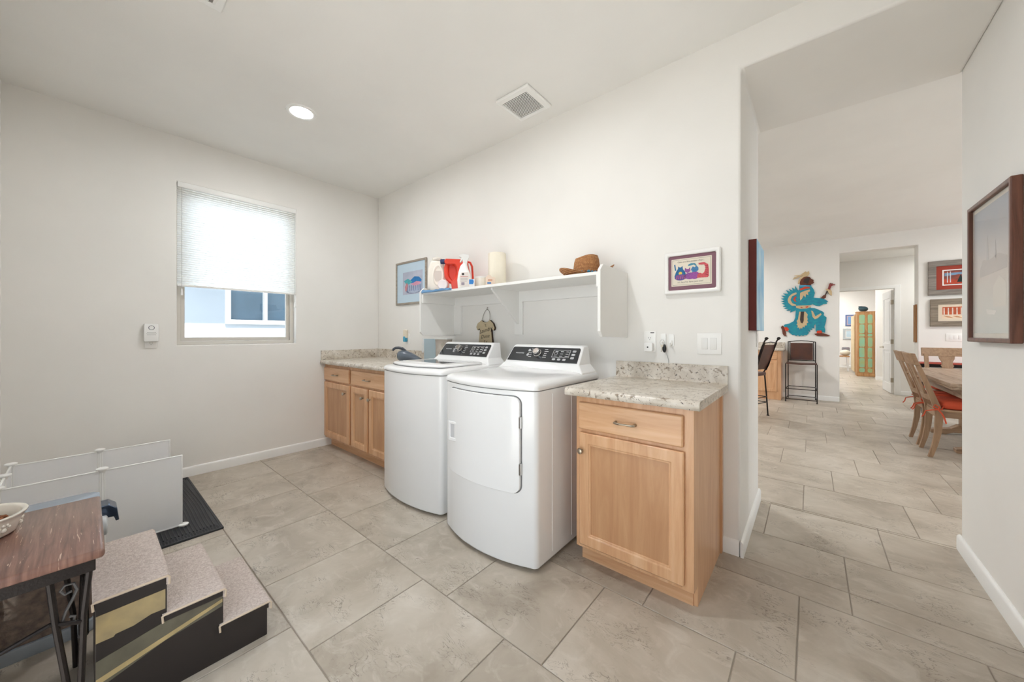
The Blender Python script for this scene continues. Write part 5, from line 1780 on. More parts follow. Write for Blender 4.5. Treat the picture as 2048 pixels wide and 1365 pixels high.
# ================================================================== dining room
# ---- kitchen counter end
t = thing('kitchen_cabinet', 'maple kitchen cabinet end beyond the passage', 'cabinet', (-0.8, 8.4, 0))
KX1, KY = -0.415, 8.180
obj('body', box(NB(), -1.30, KX1, KY, YF - 0.002, 0.0, 0.905), M_MAPLE_Z, t, smooth=0, bevel=0.002)
d = obj('drawer', box(NB(), -0.96, -0.475, KY - 0.018, KY - 0.0005, 0.745, 0.880), M_MAPLE_X, t, smooth=30, bevel=0.005)
w = 0.055
d = obj('door', plate(NB(), [-0.96, -0.905, -0.530, -0.475], [0.145, 0.20, 0.665, 0.722], {(1, 1)}, 'y', KY - 0.018, KY - 0.0005), M_MAPLE_Z, t, smooth=30, bevel=0.005)
obj('panel', box(NB(), -0.907, -0.528, KY - 0.008, KY - 0.003, 0.198, 0.667), M_MAPLE_Z, d, smooth=0)
t = thing('kitchen_counter', 'speckled granite kitchen counter slab past the passage', 'countertop', (-0.8, 8.4, 0.905))
obj('slab', box(NB(), -1.32, -0.376, KY - 0.035, YF - 0.002, 0.905, 0.945, 0.012, 3), M_LAM, t)
obj('backsplash', box(NB(), -1.32, -0.376, YF - 0.024, YF - 0.002, 0.945, 1.055, 0.003), M_LAM, t)

# ---- bar stools with scrolled iron backs
M_LEATH = mat('brown_leather', (92, 54, 40), 0.42, col2=(64, 38, 32), scale=7, coat=0.15)


def bar_stool(label, loc, rz):
    """local: seat faces -X, back on the +X side"""
    t = thing('bar_stool', label, 'bar stool', loc, rz)
    for sy in (-0.19, 0.19):
        obj('leg', tube(NB(), [(0.17, sy * 0.85, 0.60), (0.185, sy * 0.95, 0.30), (0.20, sy, 0.012)], 0.010, 8), M_IRON, t, local=True)
        obj('leg', tube(NB(), [(-0.17, sy * 0.85, 0.60), (-0.185, sy * 0.95, 0.30), (-0.20, sy, 0.012)], 0.010, 8), M_IRON, t, local=True)
        for sx in (0.20, -0.20):
            obj('foot', lathe(NB(), [(0.018, 0.0), (0.020, 0.006), (0.012, 0.014)], 12, (sx, sy, 0)), M_IRON, t, local=True)
        p = obj('back_post', tube(NB(), [(0.12, sy * 0.85, 0.60), (0.165, sy * 0.85, 0.66), (0.21, sy * 0.86, 0.76), (0.245, sy * 0.88, 0.90), (0.29, sy * 0.9, 1.04), (0.325, sy * 0.92, 1.12), (0.345, sy * 0.92, 1.15)], 0.010, 8), M_IRON, t, local=True)
        obj('scroll', tube(NB(), [(0.345 + 0.022 * math.cos(a) * (1 - a / 11), sy * 0.92, 1.147 + 0.022 * math.sin(a) * (1 - a / 11)) for a in [k * 0.55 for k in range(16)]], 0.008, 6), M_IRON, p, local=True)
        p2 = obj('back_bar', tube(NB(), [(0.19, sy * 0.84, 0.68), (0.225, sy * 0.84, 0.76), (0.265, sy * 0.86, 0.90), (0.305, sy * 0.88, 1.03), (0.325, sy * 0.9, 1.09)], 0.006, 6), M_IRON, t, local=True)
    for z, k in ((0.28, 0.96), (0.20, 0.98)):
        q = 0.19 * k
        obj('rung', tube(NB(), [(0.19, q, z), (0.19, -q, z), (-0.19, -q, z), (-0.19, q, z)], 0.007, 6, closed=True), M_IRON, t, local=True)
    obj('seat', prism(NB(), rrect(-0.20, 0.19, -0.185, 0.185, 0.04, 4), 'z', 0.600, 0.650, 0.012), M_LEATH, t, local=True)
    obj('backrest', sheet(NB(), [(0.175, 0.70), (0.225, 0.83), (0.275, 1.00), (0.290, 1.06), (0.300, 1.06), (0.285, 0.99), (0.235, 0.82), (0.185, 0.695)], 'y', -0.165, 0.165), M_LEATH, t, smooth=50, local=True)
    obj('top_rail', tube(NB(), [(0.318, -0.17, 1.085), (0.322, 0, 1.10), (0.318, 0.17, 1.085)], 0.007, 6), M_IRON, t, local=True)
    return t


bar_stool('scrolled iron bar stool with a leather back at the kitchen counter', (-0.74, 6.42, 0), math.radians(-20))

# ---- straight iron stool under the dancer
t = thing('iron_chair', 'tall black iron chair with brown leather seat below the dancer', 'chair', (-0.13, 8.36, 0))
ax0, ax1, ay0, ay1 = -0.345, 0.088, 8.13, 8.59
for x in (ax0, ax1):
    obj('leg', tube(NB(), [(x, ay0, 0.0), (x, ay0, 0.685)], 0.0075, 8), M_IRON, t)
    obj('leg', tube(NB(), [(x + (0.018 if x < 0 else -0.018), ay1, 0.0), (x + (0.018 if x < 0 else -0.018), ay1, 0.70), (x + (0.018 if x < 0 else -0.018), ay1 + 0.015, 1.072)], 0.0075, 8), M_IRON, t)
    obj('foot', lathe(NB(), [(0.014, 0.0), (0.014, 0.008), (0.008, 0.012)], 10, (x, ay0, 0)), M_IRON, t)
for z in (0.232, 0.050):
    for (p, q) in (((ax0, ay0), (ax1, ay0)), ((ax0 + 0.018, ay1), (ax1 - 0.018, ay1)), ((ax0, ay0), (ax0 + 0.018, ay1)), ((ax1, ay0), (ax1 - 0.018, ay1))):
        obj('rung', tube(NB(), [(p[0], p[1], z), (q[0], q[1], z)], 0.0065, 6), M_IRON, t)
obj('seat', loft(NB(), [[(x, y, z) for x, z in ((ax0, 0.680), (-0.25, 0.672), (-0.13, 0.668), (-0.01, 0.672), (ax1, 0.680), (ax1, 0.690), (-0.01, 0.682), (-0.13, 0.678), (-0.25, 0.682), (ax0, 0.690))] for y in (ay0 - 0.008, ay1 - 0.02)]), M_LEATH, t, smooth=50)
obj('backrest', loft(NB(), [[(x, y, z) for x, y in ((ax0 + 0.055, ay1), (-0.13, ay1 + 0.02), (ax1 - 0.055, ay1), (ax1 - 0.055, ay1 + 0.008), (-0.13, ay1 + 0.028), (ax0 + 0.055, ay1 + 0.008))] for z in (0.735, 0.90, 1.045)]), M_LEATH, t, smooth=50)
for dx in (0.045, -0.045):
    x = (ax0 if dx > 0 else ax1) + dx
    obj('back_bar', tube(NB(), [(x, ay1 + 0.005, 0.722), (x, ay1 + 0.012, 1.07)], 0.006, 6), M_IRON, t)
obj('top_rail', tube(NB(), [(ax0 + 0.018, ay1 + 0.015, 1.068), (-0.22, ay1 + 0.015, 1.085), (-0.13, ay1 + 0.015, 1.09), (-0.04, ay1 + 0.015, 1.085), (ax1 - 0.018, ay1 + 0.015, 1.068)], 0.007, 6), M_IRON, t)
obj('lower_rail', tube(NB(), [(ax0 + 0.018, ay1, 0.722), (ax1 - 0.018, ay1, 0.722)], 0.0065, 6), M_IRON, t)

# ---- painted metal dancer
DANCER = [
    ('body', 'teal', [(-0.179,2.037),(-0.227,2.138),(-0.222,2.057),(-0.275,2.106),(-0.257,2.043),(-0.319,2.081),(-0.293,2.023),(-0.364,2.062),(-0.328,1.992),(-0.409,1.998),(-0.359,1.949),(-0.436,1.96),(-0.382,1.906),(-0.44,1.9),(-0.386,1.861),(-0.445,1.851),(-0.382,1.821),(-0.431,1.807),(-0.373,1.772),(-0.413,1.747),(-0.35,1.729),(-0.395,1.709),(-0.324,1.691),(-0.359,1.662),(-0.288,1.667),(-0.301,1.626),(-0.244,1.652),(-0.214,1.667),(-0.218,1.606),(-0.222,1.528),(-0.244,1.462),(-0.306,1.419),(-0.382,1.398),(-0.395,1.381),(-0.382,1.352),(-0.319,1.284),(-0.324,1.256),(-0.297,1.228),(-0.262,1.195),(-0.235,1.2),(-0.209,1.175),(-0.183,1.195),(-0.157,1.171),(-0.132,1.195),(-0.106,1.176),(-0.085,1.201),(-0.055,1.193),(-0.022,1.233),(-0.038,1.272),(-0.001,1.25),(-0.013,1.304),(0.029,1.288),(0.012,1.326),(0.053,1.32),(0.049,1.369),(0.07,1.401),(0.078,1.347),(0.072,1.293),(0.078,1.255),(0.16,1.255),(0.204,1.238),(0.208,1.292),(0.196,1.345),(0.216,1.441),(0.224,1.515),(0.184,1.559),(0.192,1.602),(0.16,1.635),(0.111,1.664),(0.062,1.693),(0.004,1.701),(-0.005,1.751),(0.029,1.771),(0.078,1.736),(0.127,1.728),(0.184,1.763),(0.232,1.765),(0.224,1.792),(0.248,1.802),(0.216,1.835),(0.176,1.865),(0.127,1.873),(0.045,1.889),(0.062,1.975),(0.045,2.041),(0.012,2.103),(-0.089,2.129),(-0.162,2.124),(-0.166,2.047)]),
    ('head', 'brown', [(-0.149,2.139),(-0.157,2.19),(-0.14,2.243),(-0.098,2.283),(-0.055,2.29),(-0.013,2.28),(0.012,2.239),(0.049,2.212),(0.037,2.194),(0.052,2.17),(0.037,2.15),(0.012,2.142),(0.004,2.115),(-0.072,2.133)]),
    ('face_paint', 'dark', [(-0.106,2.185),(-0.089,2.249),(-0.038,2.272),(-0.005,2.247),(-0.038,2.146)]),
    ('headdress', 'beige', [(-0.183,2.159),(-0.175,2.225),(-0.149,2.283),(-0.106,2.317),(-0.14,2.304),(-0.262,2.25),(-0.235,2.292),(-0.183,2.303),(-0.244,2.326),(-0.149,2.324),(-0.072,2.39),(-0.051,2.366),(-0.022,2.39),(-0.013,2.34),(-0.038,2.299),(-0.089,2.288),(-0.136,2.243),(-0.157,2.179)]),
    ('collar', 'red', [(-0.157,2.068),(-0.072,2.105),(-0.013,2.089),(-0.005,2.067),(-0.072,2.061),(-0.149,2.034)]),
    ('neck_band', 'blue', [(-0.162,2.133),(0.012,2.124),(0.012,2.107),(-0.149,2.107)]),
    ('chest_fringe', 'beige', [(-0.149,1.99),(-0.115,2.01),(-0.013,2.046),(-0.005,2.012),(-0.038,1.993),(-0.03,1.938),(-0.064,1.962),(-0.072,1.897),(-0.098,1.942),(-0.123,1.878),(-0.149,1.847),(-0.153,1.924)]),
    ('bustle_arc', 'beige', [(-0.205,2.005),(-0.262,1.987),(-0.315,1.935),(-0.337,1.869),(-0.324,1.812),(-0.271,1.753),(-0.214,1.75),(-0.209,1.772),(-0.262,1.798),(-0.293,1.866),(-0.271,1.932),(-0.201,1.972)]),
    ('bustle_mark', 'red', [(-0.227,1.929),(-0.201,1.916),(-0.222,1.884),(-0.218,1.851),(-0.201,1.828),(-0.227,1.829),(-0.253,1.875)]),
    ('belt', 'beige', [(-0.214,1.75),(-0.14,1.752),(-0.005,1.751),(0.012,1.717),(-0.055,1.693),(-0.149,1.692),(-0.209,1.711)]),
    ('belt_mark', 'red', [(-0.149,1.709),(-0.132,1.73),(-0.106,1.707)]),
    ('belt_mark', 'red', [(-0.076,1.727),(-0.03,1.736),(-0.034,1.714),(-0.064,1.705)]),
    ('apron', 'beige', [(-0.089,1.634),(-0.072,1.634),(-0.038,1.578),(-0.048,1.534),(-0.038,1.49),(-0.048,1.469),(-0.03,1.43),(-0.055,1.414),(-0.051,1.376),(-0.081,1.376),(-0.085,1.338),(-0.11,1.355),(-0.123,1.311),(-0.14,1.338),(-0.153,1.3),(-0.166,1.339),(-0.192,1.333),(-0.183,1.372),(-0.205,1.395),(-0.188,1.417),(-0.201,1.461),(-0.182,1.494),(-0.162,1.637)]),
    ('apron_mark', 'dark', [(-0.14,1.636),(-0.093,1.635),(-0.099,1.459),(-0.115,1.415),(-0.14,1.427),(-0.151,1.482)]),
    ('knee_fringe', 'beige', [(0.008,1.652),(0.033,1.64),(0.07,1.542),(0.144,1.598),(0.156,1.571),(0.103,1.508),(0.062,1.488),(0.029,1.532)]),
    ('moccasin', 'brown', [(-0.418,1.381),(-0.386,1.352),(-0.377,1.296),(-0.359,1.239),(-0.364,1.194),(-0.346,1.172),(-0.386,1.177),(-0.413,1.217),(-0.422,1.296),(-0.44,1.342)]),
    ('cuff', 'red', [(-0.395,1.341),(-0.35,1.352),(-0.315,1.307),(-0.341,1.273),(-0.368,1.279)]),
    ('moccasin', 'brown', [(0.049,1.217),(0.086,1.228),(0.144,1.239),(0.224,1.212),(0.272,1.191),(0.252,1.175),(0.095,1.179)]),
    ('cuff', 'red', [(0.086,1.233),(0.09,1.276),(0.152,1.281),(0.164,1.239),(0.127,1.226)]),
    ('fan_stick', 'dark', [(0.196,1.922),(0.228,2.005),(0.244,1.993),(0.212,1.921)]),
    ('hand', 'brown', [(0.139,1.87),(0.184,1.928),(0.22,1.926),(0.216,1.878),(0.192,1.858)]),
    ('fan_feather', 'beige', [(0.212,2.028),(0.232,2.042),(0.28,2.022),(0.295,1.979),(0.295,1.91),(0.268,1.928),(0.244,1.983),(0.224,2.005)]),
    ('fan_tip', 'maroon', [(0.24,2.031),(0.26,2.119),(0.28,2.144),(0.28,2.107),(0.307,2.136),(0.303,2.11),(0.335,2.113),(0.339,2.097),(0.311,2.094),(0.288,2.08),(0.272,2.018)]),
]
DCOL = {'teal': mat('turquoise_feather_paint', (24, 150, 160), 0.5, col2=(28, 116, 150), scale=14, stretch=(1, 1, 2.5)),
        'brown': mat('brown_paint', (104, 54, 38), 0.5), 'dark': mat('dark_brown_paint', (58, 44, 40), 0.5),
        'beige': mat('cream_paint', (206, 182, 142), 0.6, var=0.1), 'red': mat('orange_red_paint', (204, 64, 36), 0.5),
        'blue': mat('sky_blue_paint', (76, 160, 204), 0.5), 'maroon': mat('maroon_paint', (138, 58, 56), 0.5)}
t = thing('wall_sculpture', 'painted metal dancer in turquoise feathers on the far wall', 'wall art', (-0.05, YF - 0.01, 1.18))
bodyp = None
for k, (n, c, pts) in enumerate(DANCER):
    lift = 0.012 if n == 'body' else (0.016 if n in ('head', 'headdress', 'apron', 'hand', 'fan_feather', 'belt', 'bustle_arc', 'chest_fringe', 'knee_fringe', 'moccasin', 'collar', 'neck_band') else 0.020)
    o = obj(n, sheet(NB(), pts, 'y', YF - lift - 0.004, YF - (0.002 if n in ('body', 'head', 'headdress', 'moccasin', 'fan_tip', 'fan_feather', 'hand', 'fan_stick') else 0.010)), DCOL[c], t, smooth=0)

# ---- dining chairs
M_OAK_Z = wood_material('driftwood_oak_upright', (128, 100, 76), (150, 120, 92), (170, 140, 110), 'z', 0.5, 0.05)
M_OAK_X = wood_material('driftwood_oak_level', (128, 100, 76), (152, 122, 94), (172, 142, 112), 'x', 0.5, 0.05)
M_OAK_Y = wood_material('driftwood_oak_along', (134, 112, 92), (160, 138, 118), (182, 162, 142), 'y', 0.5, 0.05)
M_CUSH = mat('rust_orange_cushion', (206, 84, 54), 0.85, var=0.15, scale=10, bump=0.2)


def back_x(z):
    """lean of the chair back behind the rear leg line, by height"""
    return 0.045 - 0.165 * max(0.0, (z - 0.45) / 0.57) ** 1.1


def dining_chair(label):
    """local: origin on the floor between the rear feet, chair faces +X"""
    t = thing('dining_chair', label, 'chair', (0, 0, 0), group='driftwood dining chairs')
    for sy in (-1, 1):
        zs = [0.0, 0.12, 0.25, 0.40, 0.48, 0.60, 0.75, 0.90, 0.94]
        f = [0.0, 0.026, 0.042, 0.046, back_x(0.48), back_x(0.60), back_x(0.75), back_x(0.90), back_x(0.94)]
        wd = [0.030, 0.036, 0.044, 0.052, 0.050, 0.044, 0.038, 0.034, 0.034]
        pts = [(x, z) for x, z in zip(f, zs)] + [(x + w, z) for x, z, w in list(zip(f, zs, wd))[::-1]]
        y0, y1 = (0.172, 0.212) if sy > 0 else (-0.212, -0.172)
        obj('rear_leg', sheet(NB(), pts, 'y', y0, y1), M_OAK_Z, t, smooth=40, local=True, bevel=0.004)
        obj('front_leg', box(NB(), 0.44, 0.485, y0 + 0.012 * -sy, y1 + 0.012 * -sy, 0.0, 0.42, 0.004), M_OAK_Z, t, local=True)
    # top rail, curved back between the posts
    rings = []
    for k in range(9):
        y = -0.235 + 0.47 * k / 8
        c = -0.018 * (1 - ((y) / 0.235) ** 2)
        rings.append([(back_x(0.915) + c - 0.004, y, 0.905), (back_x(0.915) + c + 0.030, y, 0.905), (back_x(1.02) + c + 0.030, y, 1.022), (back_x(1.02) + c - 0.002, y, 1.022)])
    obj('top_rail', loft(NB(), rings), M_OAK_X, t, smooth=40, local=True, bevel=0.005)
    rings = []
    for k in range(7):
        y = -0.172 + 0.344 * k / 6
        c = -0.014 * (1 - (y / 0.172) ** 2)
        rings.append([(back_x(0.56) + c, y, 0.555), (back_x(0.56) + c + 0.026, y, 0.555), (back_x(0.61) + c + 0.026, y, 0.610), (back_x(0.61) + c, y, 0.610)])
    obj('lower_rail', loft(NB(), rings), M_OAK_X, t, smooth=40, local=True, bevel=0.004)
    # hourglass splat
    rings = []
    for z, hw in ((0.605, 0.075), (0.66, 0.074), (0.72, 0.060), (0.76, 0.050), (0.775, 0.062), (0.79, 0.050), (0.83, 0.052), (0.87, 0.070), (0.91, 0.075)):
        x = back_x(z) - 0.010
        rings.append([(x, -hw, z), (x + 0.016, -hw, z), (x + 0.016, hw, z), (x, hw, z)])
    obj('splat', loft(NB(), rings), M_OAK_Z, t, smooth=40, local=True, bevel=0.003)
    obj('apron', plate(NB(), [0.05, 0.072, 0.462, 0.484], [-0.195, -0.175, 0.175, 0.195], {(1, 1)}, 'z', 0.400, 0.462), M_OAK_X, t, smooth=0, local=True, bevel=0.002)
    obj('seat', box(NB(), 0.055, 0.50, -0.215, 0.215, 0.460, 0.482, 0.008), M_OAK_X, t, local=True)
    b = NB()
    loft(b, [[(x, y, z) for x, y in rrect(0.085 - o, 0.485 + o, -0.195 - o, 0.195 + o, 0.05, 4)] for z, o in ((0.483, -0.012), (0.495, 0.004), (0.530, 0.010), (0.555, 0.0), (0.568, -0.030))])
    cu = obj('cushion', b, M_CUSH, t, smooth=60, local=True)
    for sy in (-1, 1):
        yy = sy * 0.218
        obj('tie', tube(NB(), [(0.10, sy * 0.19, 0.505), (0.085, yy, 0.480), (0.060, yy * 1.03, 0.482), (0.030, yy * 1.03, 0.500), (0.040, yy * 1.05, 0.525), (0.070, yy * 1.04, 0.505), (0.062, yy * 1.05, 0.478), (0.085, yy * 1.08, 0.440), (0.100, yy * 1.08, 0.400), (0.110, yy * 1.08, 0.350)], 0.006, 6), M_CUSH, cu, local=True)
        obj('tie', tube(NB(), [(0.062, yy * 1.05, 0.478), (0.020, yy * 1.03, 0.470), (-0.020, yy * 1.02, 0.455), (-0.030, yy, 0.415), (-0.045, yy, 0.395)], 0.005, 6), M_CUSH, cu, local=True)
    return t


ch = dining_chair('driftwood dining chair nearest the passage, rust cushion tied on')
ch.location = (0.895, 5.567, 0)
c2 = copy_tree(ch)
c2.location = (0.895, 6.08, 0)
c2['label'] = 'second driftwood dining chair along the table, partly behind the first'
c3 = copy_tree(ch)
c3.location = (1.455, 7.62, 0)
c3.rotation_euler = (0, 0, -PI / 2)
c3['label'] = 'driftwood dining chair at the far end of the table facing us'

# ---- dining table
t = thing('dining_table', 'pale driftwood trestle dining table cut off by the right wall', 'table', (1.45, 6.2, 0))
ta0, ta1, tb0, tb1 = 0.985, 1.915, 5.12, 7.30
npk = 6
for k in range(npk):
    a = ta0 + (ta1 - ta0) * k / npk
    b2 = ta0 + (ta1 - ta0) * (k + 1) / npk
    obj('plank', box(NB(), a + 0.001, b2 - 0.001, tb0, tb1, 0.728, 0.762, 0.003), M_OAK_Y, t, smooth=0)
obj('edge_moulding', plate(NB(), [ta0 + 0.015, ta0 + 0.045, ta1 - 0.045, ta1 - 0.015], [tb0 + 0.015, tb0 + 0.045, tb1 - 0.045, tb1 - 0.015], {(1, 1)}, 'z', 0.700, 0.729), M_OAK_Y, t, smooth=0, bevel=0.006)
obj('apron', plate(NB(), [ta0 + 0.09, ta0 + 0.115, ta1 - 0.115, ta1 - 0.09], [tb0 + 0.09, tb0 + 0.115, tb1 - 0.115, tb1 - 0.09], {(1, 1)}, 'z', 0.615, 0.701), M_OAK_Y, t, smooth=0, bevel=0.003)
for y in (5.75, 6.75):
    pe = obj('pedestal', box(NB(), 1.38, 1.52, y - 0.07, y + 0.07, 0.10, 0.70, 0.01), M_OAK_Z, t)
    obj('pedestal_foot', sheet(NB(), [(1.14, 0.0), (1.26, 0.0), (1.32, 0.03), (1.58, 0.03), (1.64, 0.0), (1.76, 0.0), (1.76, 0.04), (1.60, 0.075), (1.54, 0.12), (1.36, 0.12), (1.30, 0.075), (1.14, 0.04)], 'y', y - 0.055, y + 0.055), M_OAK_X, t, smooth=0, bevel=0.006)
obj('stretcher', box(NB(), 1.42, 1.48, 5.82, 6.68, 0.18, 0.26, 0.005), M_OAK_Y, t)

# ---- dark console with red runner at the far wall
t = thing('console_table', 'black metal console table at the far wall behind the end chair', 'table', (1.95, 8.42, 0))
for x in (1.32, 2.60):
    for y in (8.24, 8.60):
        obj('leg', tube(NB(), [(x, y, 0.0), (x, y, 0.72)], 0.014, 8), M_IRON, t)
obj('top', box(NB(), 1.29, 2.63, 8.20, 8.64, 0.715, 0.760, 0.004), M_IRON, t)
for x, s in ((1.32, 1), (2.60, -1)):
    obj('scroll_brace', tube(NB(), [(x, 8.24, 0.52), (x + s * 0.10, 8.24, 0.60), (x + s * 0.16, 8.24, 0.70)], 0.008, 6), M_IRON, t)
solo(obj('table_runner', box(NB(), 1.285, 2.635, 8.195, 8.645, 0.761, 0.772, 0.003), mat('brick_red_cloth', (168, 74, 58), 0.9, var=0.2, scale=20)), 'brick red runner laid over the black console', 'runner')

# ---- pictures beyond
M_FR2 = wood_frame('barnwood_frame', (104, 96, 90), (128, 120, 112), (150, 142, 134))
M_FR4 = wood_frame('brown_barnwood_frame', (104, 92, 78), (128, 116, 100), (148, 136, 120))
t, p, w = wallpic('framed_print', 'upper barn wood framed birch print with brick red mat on far wall', ('y', YF, -1), 1.440, 2.140, 1.828, 2.368, 0.085, 0.035, M_FR2, mat('brick_mat', (156, 62, 46), 0.8), 0.075,
                  mat('autumn_forest', (64, 52, 60), 0.6, col2=(170, 78, 50), scale=9, stretch=(1, 1, 2)))
Q = lambda n, pts, k, c: art(p, n, pts, 'y', w, -1, k, mat('paint2_' + n, c, 0.7, var=0.3, scale=25))
obj('white_fillet', plate(NB(), [1.588, 1.602, 1.978, 1.992], [1.976, 1.990, 2.206, 2.220], {(1, 1)}, 'y', w - 0.002, w), M_TRIM, p, smooth=0)
Q('painted_lake', [(1.61, 2.12), (1.75, 2.14), (1.97, 2.11), (1.97, 2.17), (1.61, 2.17)], 1, (126, 160, 190))
Q('painted_meadow', [(1.605, 1.995), (1.975, 1.995), (1.975, 2.06), (1.80, 2.05), (1.605, 2.075)], 1, (190, 72, 44))
for x in (1.635, 1.665, 1.86, 1.93):
    Q('painted_birch', [(x, 2.02), (x + 0.010, 2.02), (x + 0.010, 2.19), (x, 2.19)], 2, (214, 214, 218))
for x in (1.77, 1.90):
    Q('painted_fir', [(x - 0.035, 2.02), (x + 0.035, 2.02), (x, 2.14)], 3, (30, 48, 44))
t, p, w = wallpic('framed_print', 'lower barn wood framed print of orange trees in snow on far wall', ('y', YF, -1), 1.462, 2.120, 1.335, 1.766, 0.082, 0.035, M_FR4, mat('cream_mat', (220, 206, 186), 0.8), 0.040, mat('snow_field', (228, 206, 180), 0.7))
Q('painted_canopy', [(1.590, 1.520), (1.995, 1.520), (1.995, 1.640), (1.590, 1.640)], 1, (192, 92, 56))
for q in range(9):
    x = 1.60 + q * 0.043
    Q('painted_trunk', [(x, 1.50), (x + 0.014, 1.50), (x + 0.012, 1.625), (x, 1.625)], 2, ((230, 214, 200), (70, 40, 34), (120, 60, 40))[q % 3])
for q in range(4):
    Q('painted_shadow_stripe', [(1.60 + q * 0.09, 1.50), (1.66 + q * 0.09, 1.49), (1.70 + q * 0.09, 1.465), (1.64 + q * 0.09, 1.475)], 2, (202, 140, 96))
rocker_plate('switch_plate', 'white triple switch plate under the barn wood pictures', frame_mtx((1.720, YF, 1.165), (1, 0, 0), (0, 0, 1)), 0.185, 0.122, 3, loc=(1.72, YF, 1.10))
# narrow wooden frame on the hall jamb
t = thing('narrow_frame', 'narrow brown wooden frame on the hall opening side wall', 'picture', (HX1, YF + 0.12, 1.08))
obj('frame', plate(NB(), [YF + 0.05, YF + 0.07, YF + 0.17, YF + 0.19], [1.08, 1.10, 1.68, 1.70], {(1, 1)}, 'x', HX1 - 0.022, HX1 - 0.001), wood_frame('honey_frame', (130, 88, 52), (158, 112, 70), (180, 132, 88), 'z'), t, smooth=0, bevel=0.003)
obj('backing', box(NB(), HX1 - 0.010, HX1 - 0.004, YF + 0.069, YF + 0.171, 1.099, 1.681), mat('tan_picture', (196, 170, 130), 0.7), t, smooth=0)

# ---- bedroom door standing open
t = thing('panel_door', 'white two panel interior door standing open into the bedroom', 'door', (1.283, HY + 0.10, 0), math.radians(2.5))
b = plate(NB(), [0.0, 0.11, 0.66, 0.77], [0.010, 0.20, 0.88, 1.02, 1.95, 2.105], {(1, 1), (1, 3)}, 'x', -0.036, -0.001)
dr = obj('leaf', b, M_TRIM, t, smooth=0, local=True, bevel=0.004)
for z0, z1 in ((0.20, 0.88), (1.02, 1.95)):
    obj('panel', box(NB(), -0.028, -0.009, 0.108, 0.662, z0 - 0.002, z1 + 0.002), M_TRIM, dr, smooth=0, local=True)
    obj('raised_field', box(NB(), -0.033, -0.027, 0.16, 0.61, z0 + 0.05, z1 - 0.05, 0.004), M_TRIM, dr, smooth=0, local=True)
hn = obj('lever_handle', tube(NB(), [(-0.036, 0.70, 0.93), (-0.085, 0.70, 0.93), (-0.092, 0.69, 0.93), (-0.092, 0.59, 0.93)], 0.009, 8), M_NICKEL, dr, local=True, label='brushed nickel lever handle')
obj('rose', cyl(NB(), (-0.044, 0.70, 0.93), 0.027, 0.008, 'x', 18), M_NICKEL, dr, local=True)
for z in (0.28, 1.06, 1.86):
    obj('hinge', box(NB(), -0.040, 0.002, -0.010, 0.010, z - 0.045, z + 0.045), M_NICKEL, t, smooth=0, local=True)

# ---- bedroom: rustic painted cupboard
M_RUST = wood_material('rustic_pine', (150, 104, 62), (182, 136, 88), (206, 162, 112), 'z', 0.6, 0.05)
M_TEALP = mat('worn_turquoise_paint', (128, 190, 166), 0.6, col2=(164, 178, 124), scale=5, bump=0.2)
t = thing('cupboard', 'rustic pine cupboard with worn turquoise panels in the bedroom', 'cupboard', (1.215, 14.55, 0))
qx0, qx1, qy0, qy1 = 1.030, 1.402, 14.30, 14.78
obj('carcass', box(NB(), qx0, qx1, qy0, qy1, 0.0, 1.835, 0.004), M_RUST, t, smooth=0)
obj('cornice', box(NB(), qx0 - 0.012, qx1 + 0.010, qy0 - 0.012, qy1, 1.835, 1.858, 0.004), M_RUST, t)
obj('plinth', box(NB(), qx0 - 0.006, qx1 + 0.006, qy0 - 0.012, qy1, 0.0, 0.085, 0.004), M_RUST, t)
rz = [0.105, 0.245, 0.53, 0.835, 1.13, 1.225, 1.50, 1.78]
for k in range(7):
    for (a, c) in ((1.075, 1.190), (1.250, 1.345)):
        z0, z1 = rz[k] + 0.012, rz[k + 1] - 0.012
        obj('painted_panel', prism(NB(), rrect(a + 0.004 * (k % 2), c - 0.003 * (k % 3), z0, z1, min(0.035, (z1 - z0) * 0.35), 4), 'y', qy0 - 0.006, qy0 + 0.004), M_TEALP, t)
for x in (1.055, 1.220, 1.375):
    obj('stile', box(NB(), x - 0.018, x + 0.018, qy0 - 0.010, qy0 + 0.002, 0.09, 1.83, 0.003), M_RUST, t, smooth=0)
for z in rz:
    obj('rail', box(NB(), qx0 + 0.02, qx1 - 0.02, qy0 - 0.008, qy0 + 0.002, z - 0.010, z + 0.010, 0.002), M_RUST, t, smooth=0)
dd = obj('open_door', box(NB(), qx0 - 0.004, qx0 + 0.022, qy1, qy1 + 0.45, 0.06, 1.80, 0.003), M_RUST, t, smooth=0)
dd = obj('open_door', box(NB(), qx0 - 0.030, qx0 - 0.008, qy1 + 0.05, qy1 + 1.0, 0.08, 1.77, 0.003), mat('cream_washed_pine', (226, 204, 164), 0.7, var=0.15), t, smooth=0)
t = thing('pottery_jar', 'dark teal round pottery lying on top of the bedroom cupboard', 'pottery', (1.175, 14.5, 1.858))
b = NB()
ball(b, (1.175, 14.5, 1.858 + 0.080), 0.105, 0.10, 0.080, 20, 12)
for v in b.verts:
    v.co.z += 0.45 * max(0, 1.165 - v.co.x) * (v.co.z - 1.858) / 0.16
obj('pot', b, mat('dark_teal_glaze', (48, 78, 88), 0.3, coat=0.4, var=0.3), t, smooth=60)
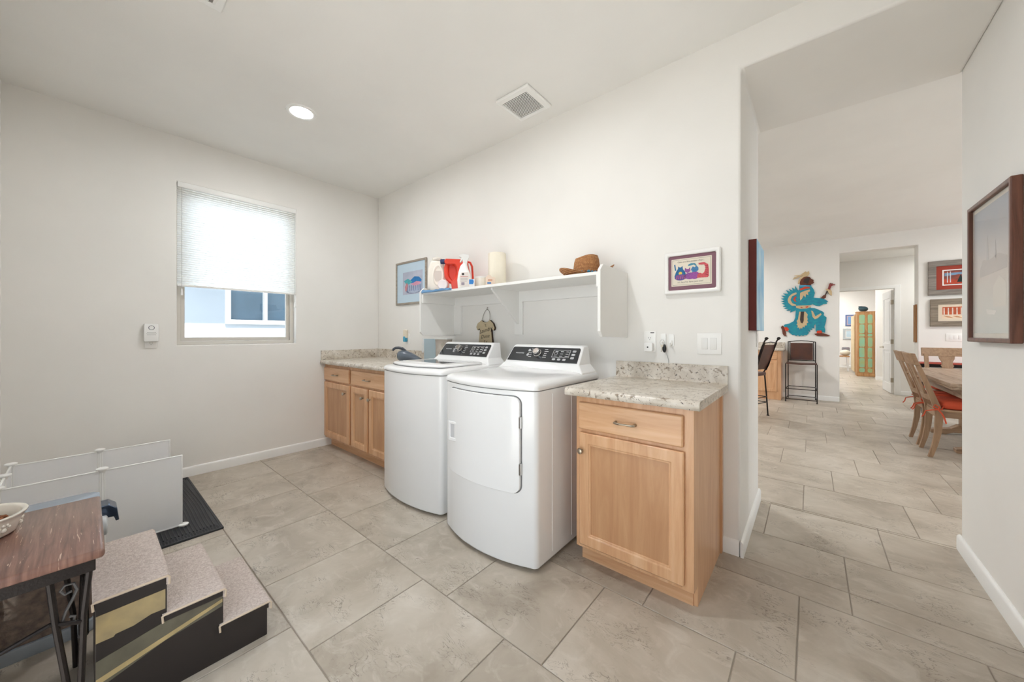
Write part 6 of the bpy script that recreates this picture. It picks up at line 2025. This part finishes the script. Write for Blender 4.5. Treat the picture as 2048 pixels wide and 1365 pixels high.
obj('rim', lathe(NB(), [(0.020, -0.014), (0.026, 0.0), (0.022, 0.010)], 14, (1.095, 14.46, 2.010)), mat('dark_teal_glaze', (48, 78, 88), 0.3), t, smooth=60)

# ---- bedroom back wall
t, p, w = wallpic('framed_print', 'small blue framed picture high on the bedroom wall', ('y', 17.6, -1), 0.965, 1.255, 1.50, 1.90, 0.035, 0.03, mat('blue_frame_paint', (84, 110, 158), 0.5), mat('pink_grey_mat', (196, 172, 178), 0.8), 0.03, mat('blue_wash_print', (120, 156, 200), 0.7))
t, p, w = wallpic('framed_print', 'pale grey framed picture low on the bedroom wall', ('y', 17.6, -1), 0.900, 1.250, 1.02, 1.41, 0.06, 0.03, mat('pale_grey_frame', (184, 190, 192), 0.5), mat('white_mat2', (230, 230, 228), 0.8), 0.03, mat('pale_blue_print', (190, 210, 220), 0.7))
t = thing('bench', 'white legged bench with a pine seat in the bedroom', 'bench', (0.70, 15.98, 0))
obj('seat', box(NB(), 0.42, 0.97, 15.80, 16.16, 0.465, 0.500, 0.006), M_RUST, t)
for x in (0.46, 0.92):
    for y in (15.84, 16.12):
        obj('leg', tube(NB(), [(x, y, 0.465), (x + (0.02 if x > 0.7 else -0.02), y, 0.0)], [0.020, 0.014], 10), M_TRIM, t)
obj('stretcher', box(NB(), 0.47, 0.92, 15.965, 15.995, 0.18, 0.205, 0.003), M_TRIM, t)
b = NB()
ball(b, (0.87, 16.0, 0.60), 0.13, 0.15, 0.098, 18, 10)
solo(obj('cushion', b, mat('cream_cushion', (224, 218, 204), 0.9), smooth=60), 'plump cream cushion on the bedroom bench', 'cushion')
b = NB()
box(b, -0.10, 0.10, -0.03, 0.03, -0.13, 0.13, 0.03, 3)
b.transform(Matrix.Translation((0.90, 16.235, 0.645)) @ Matrix.Rotation(-0.12, 4, 'X'))
solo(obj('throw_pillow', b, mat('striped_pillow', (120, 150, 150), 0.9, col2=(150, 110, 120), scale=14, stretch=(1, 1, 6)), smooth=60), 'striped teal pillow leaning behind the cream cushion', 'pillow')
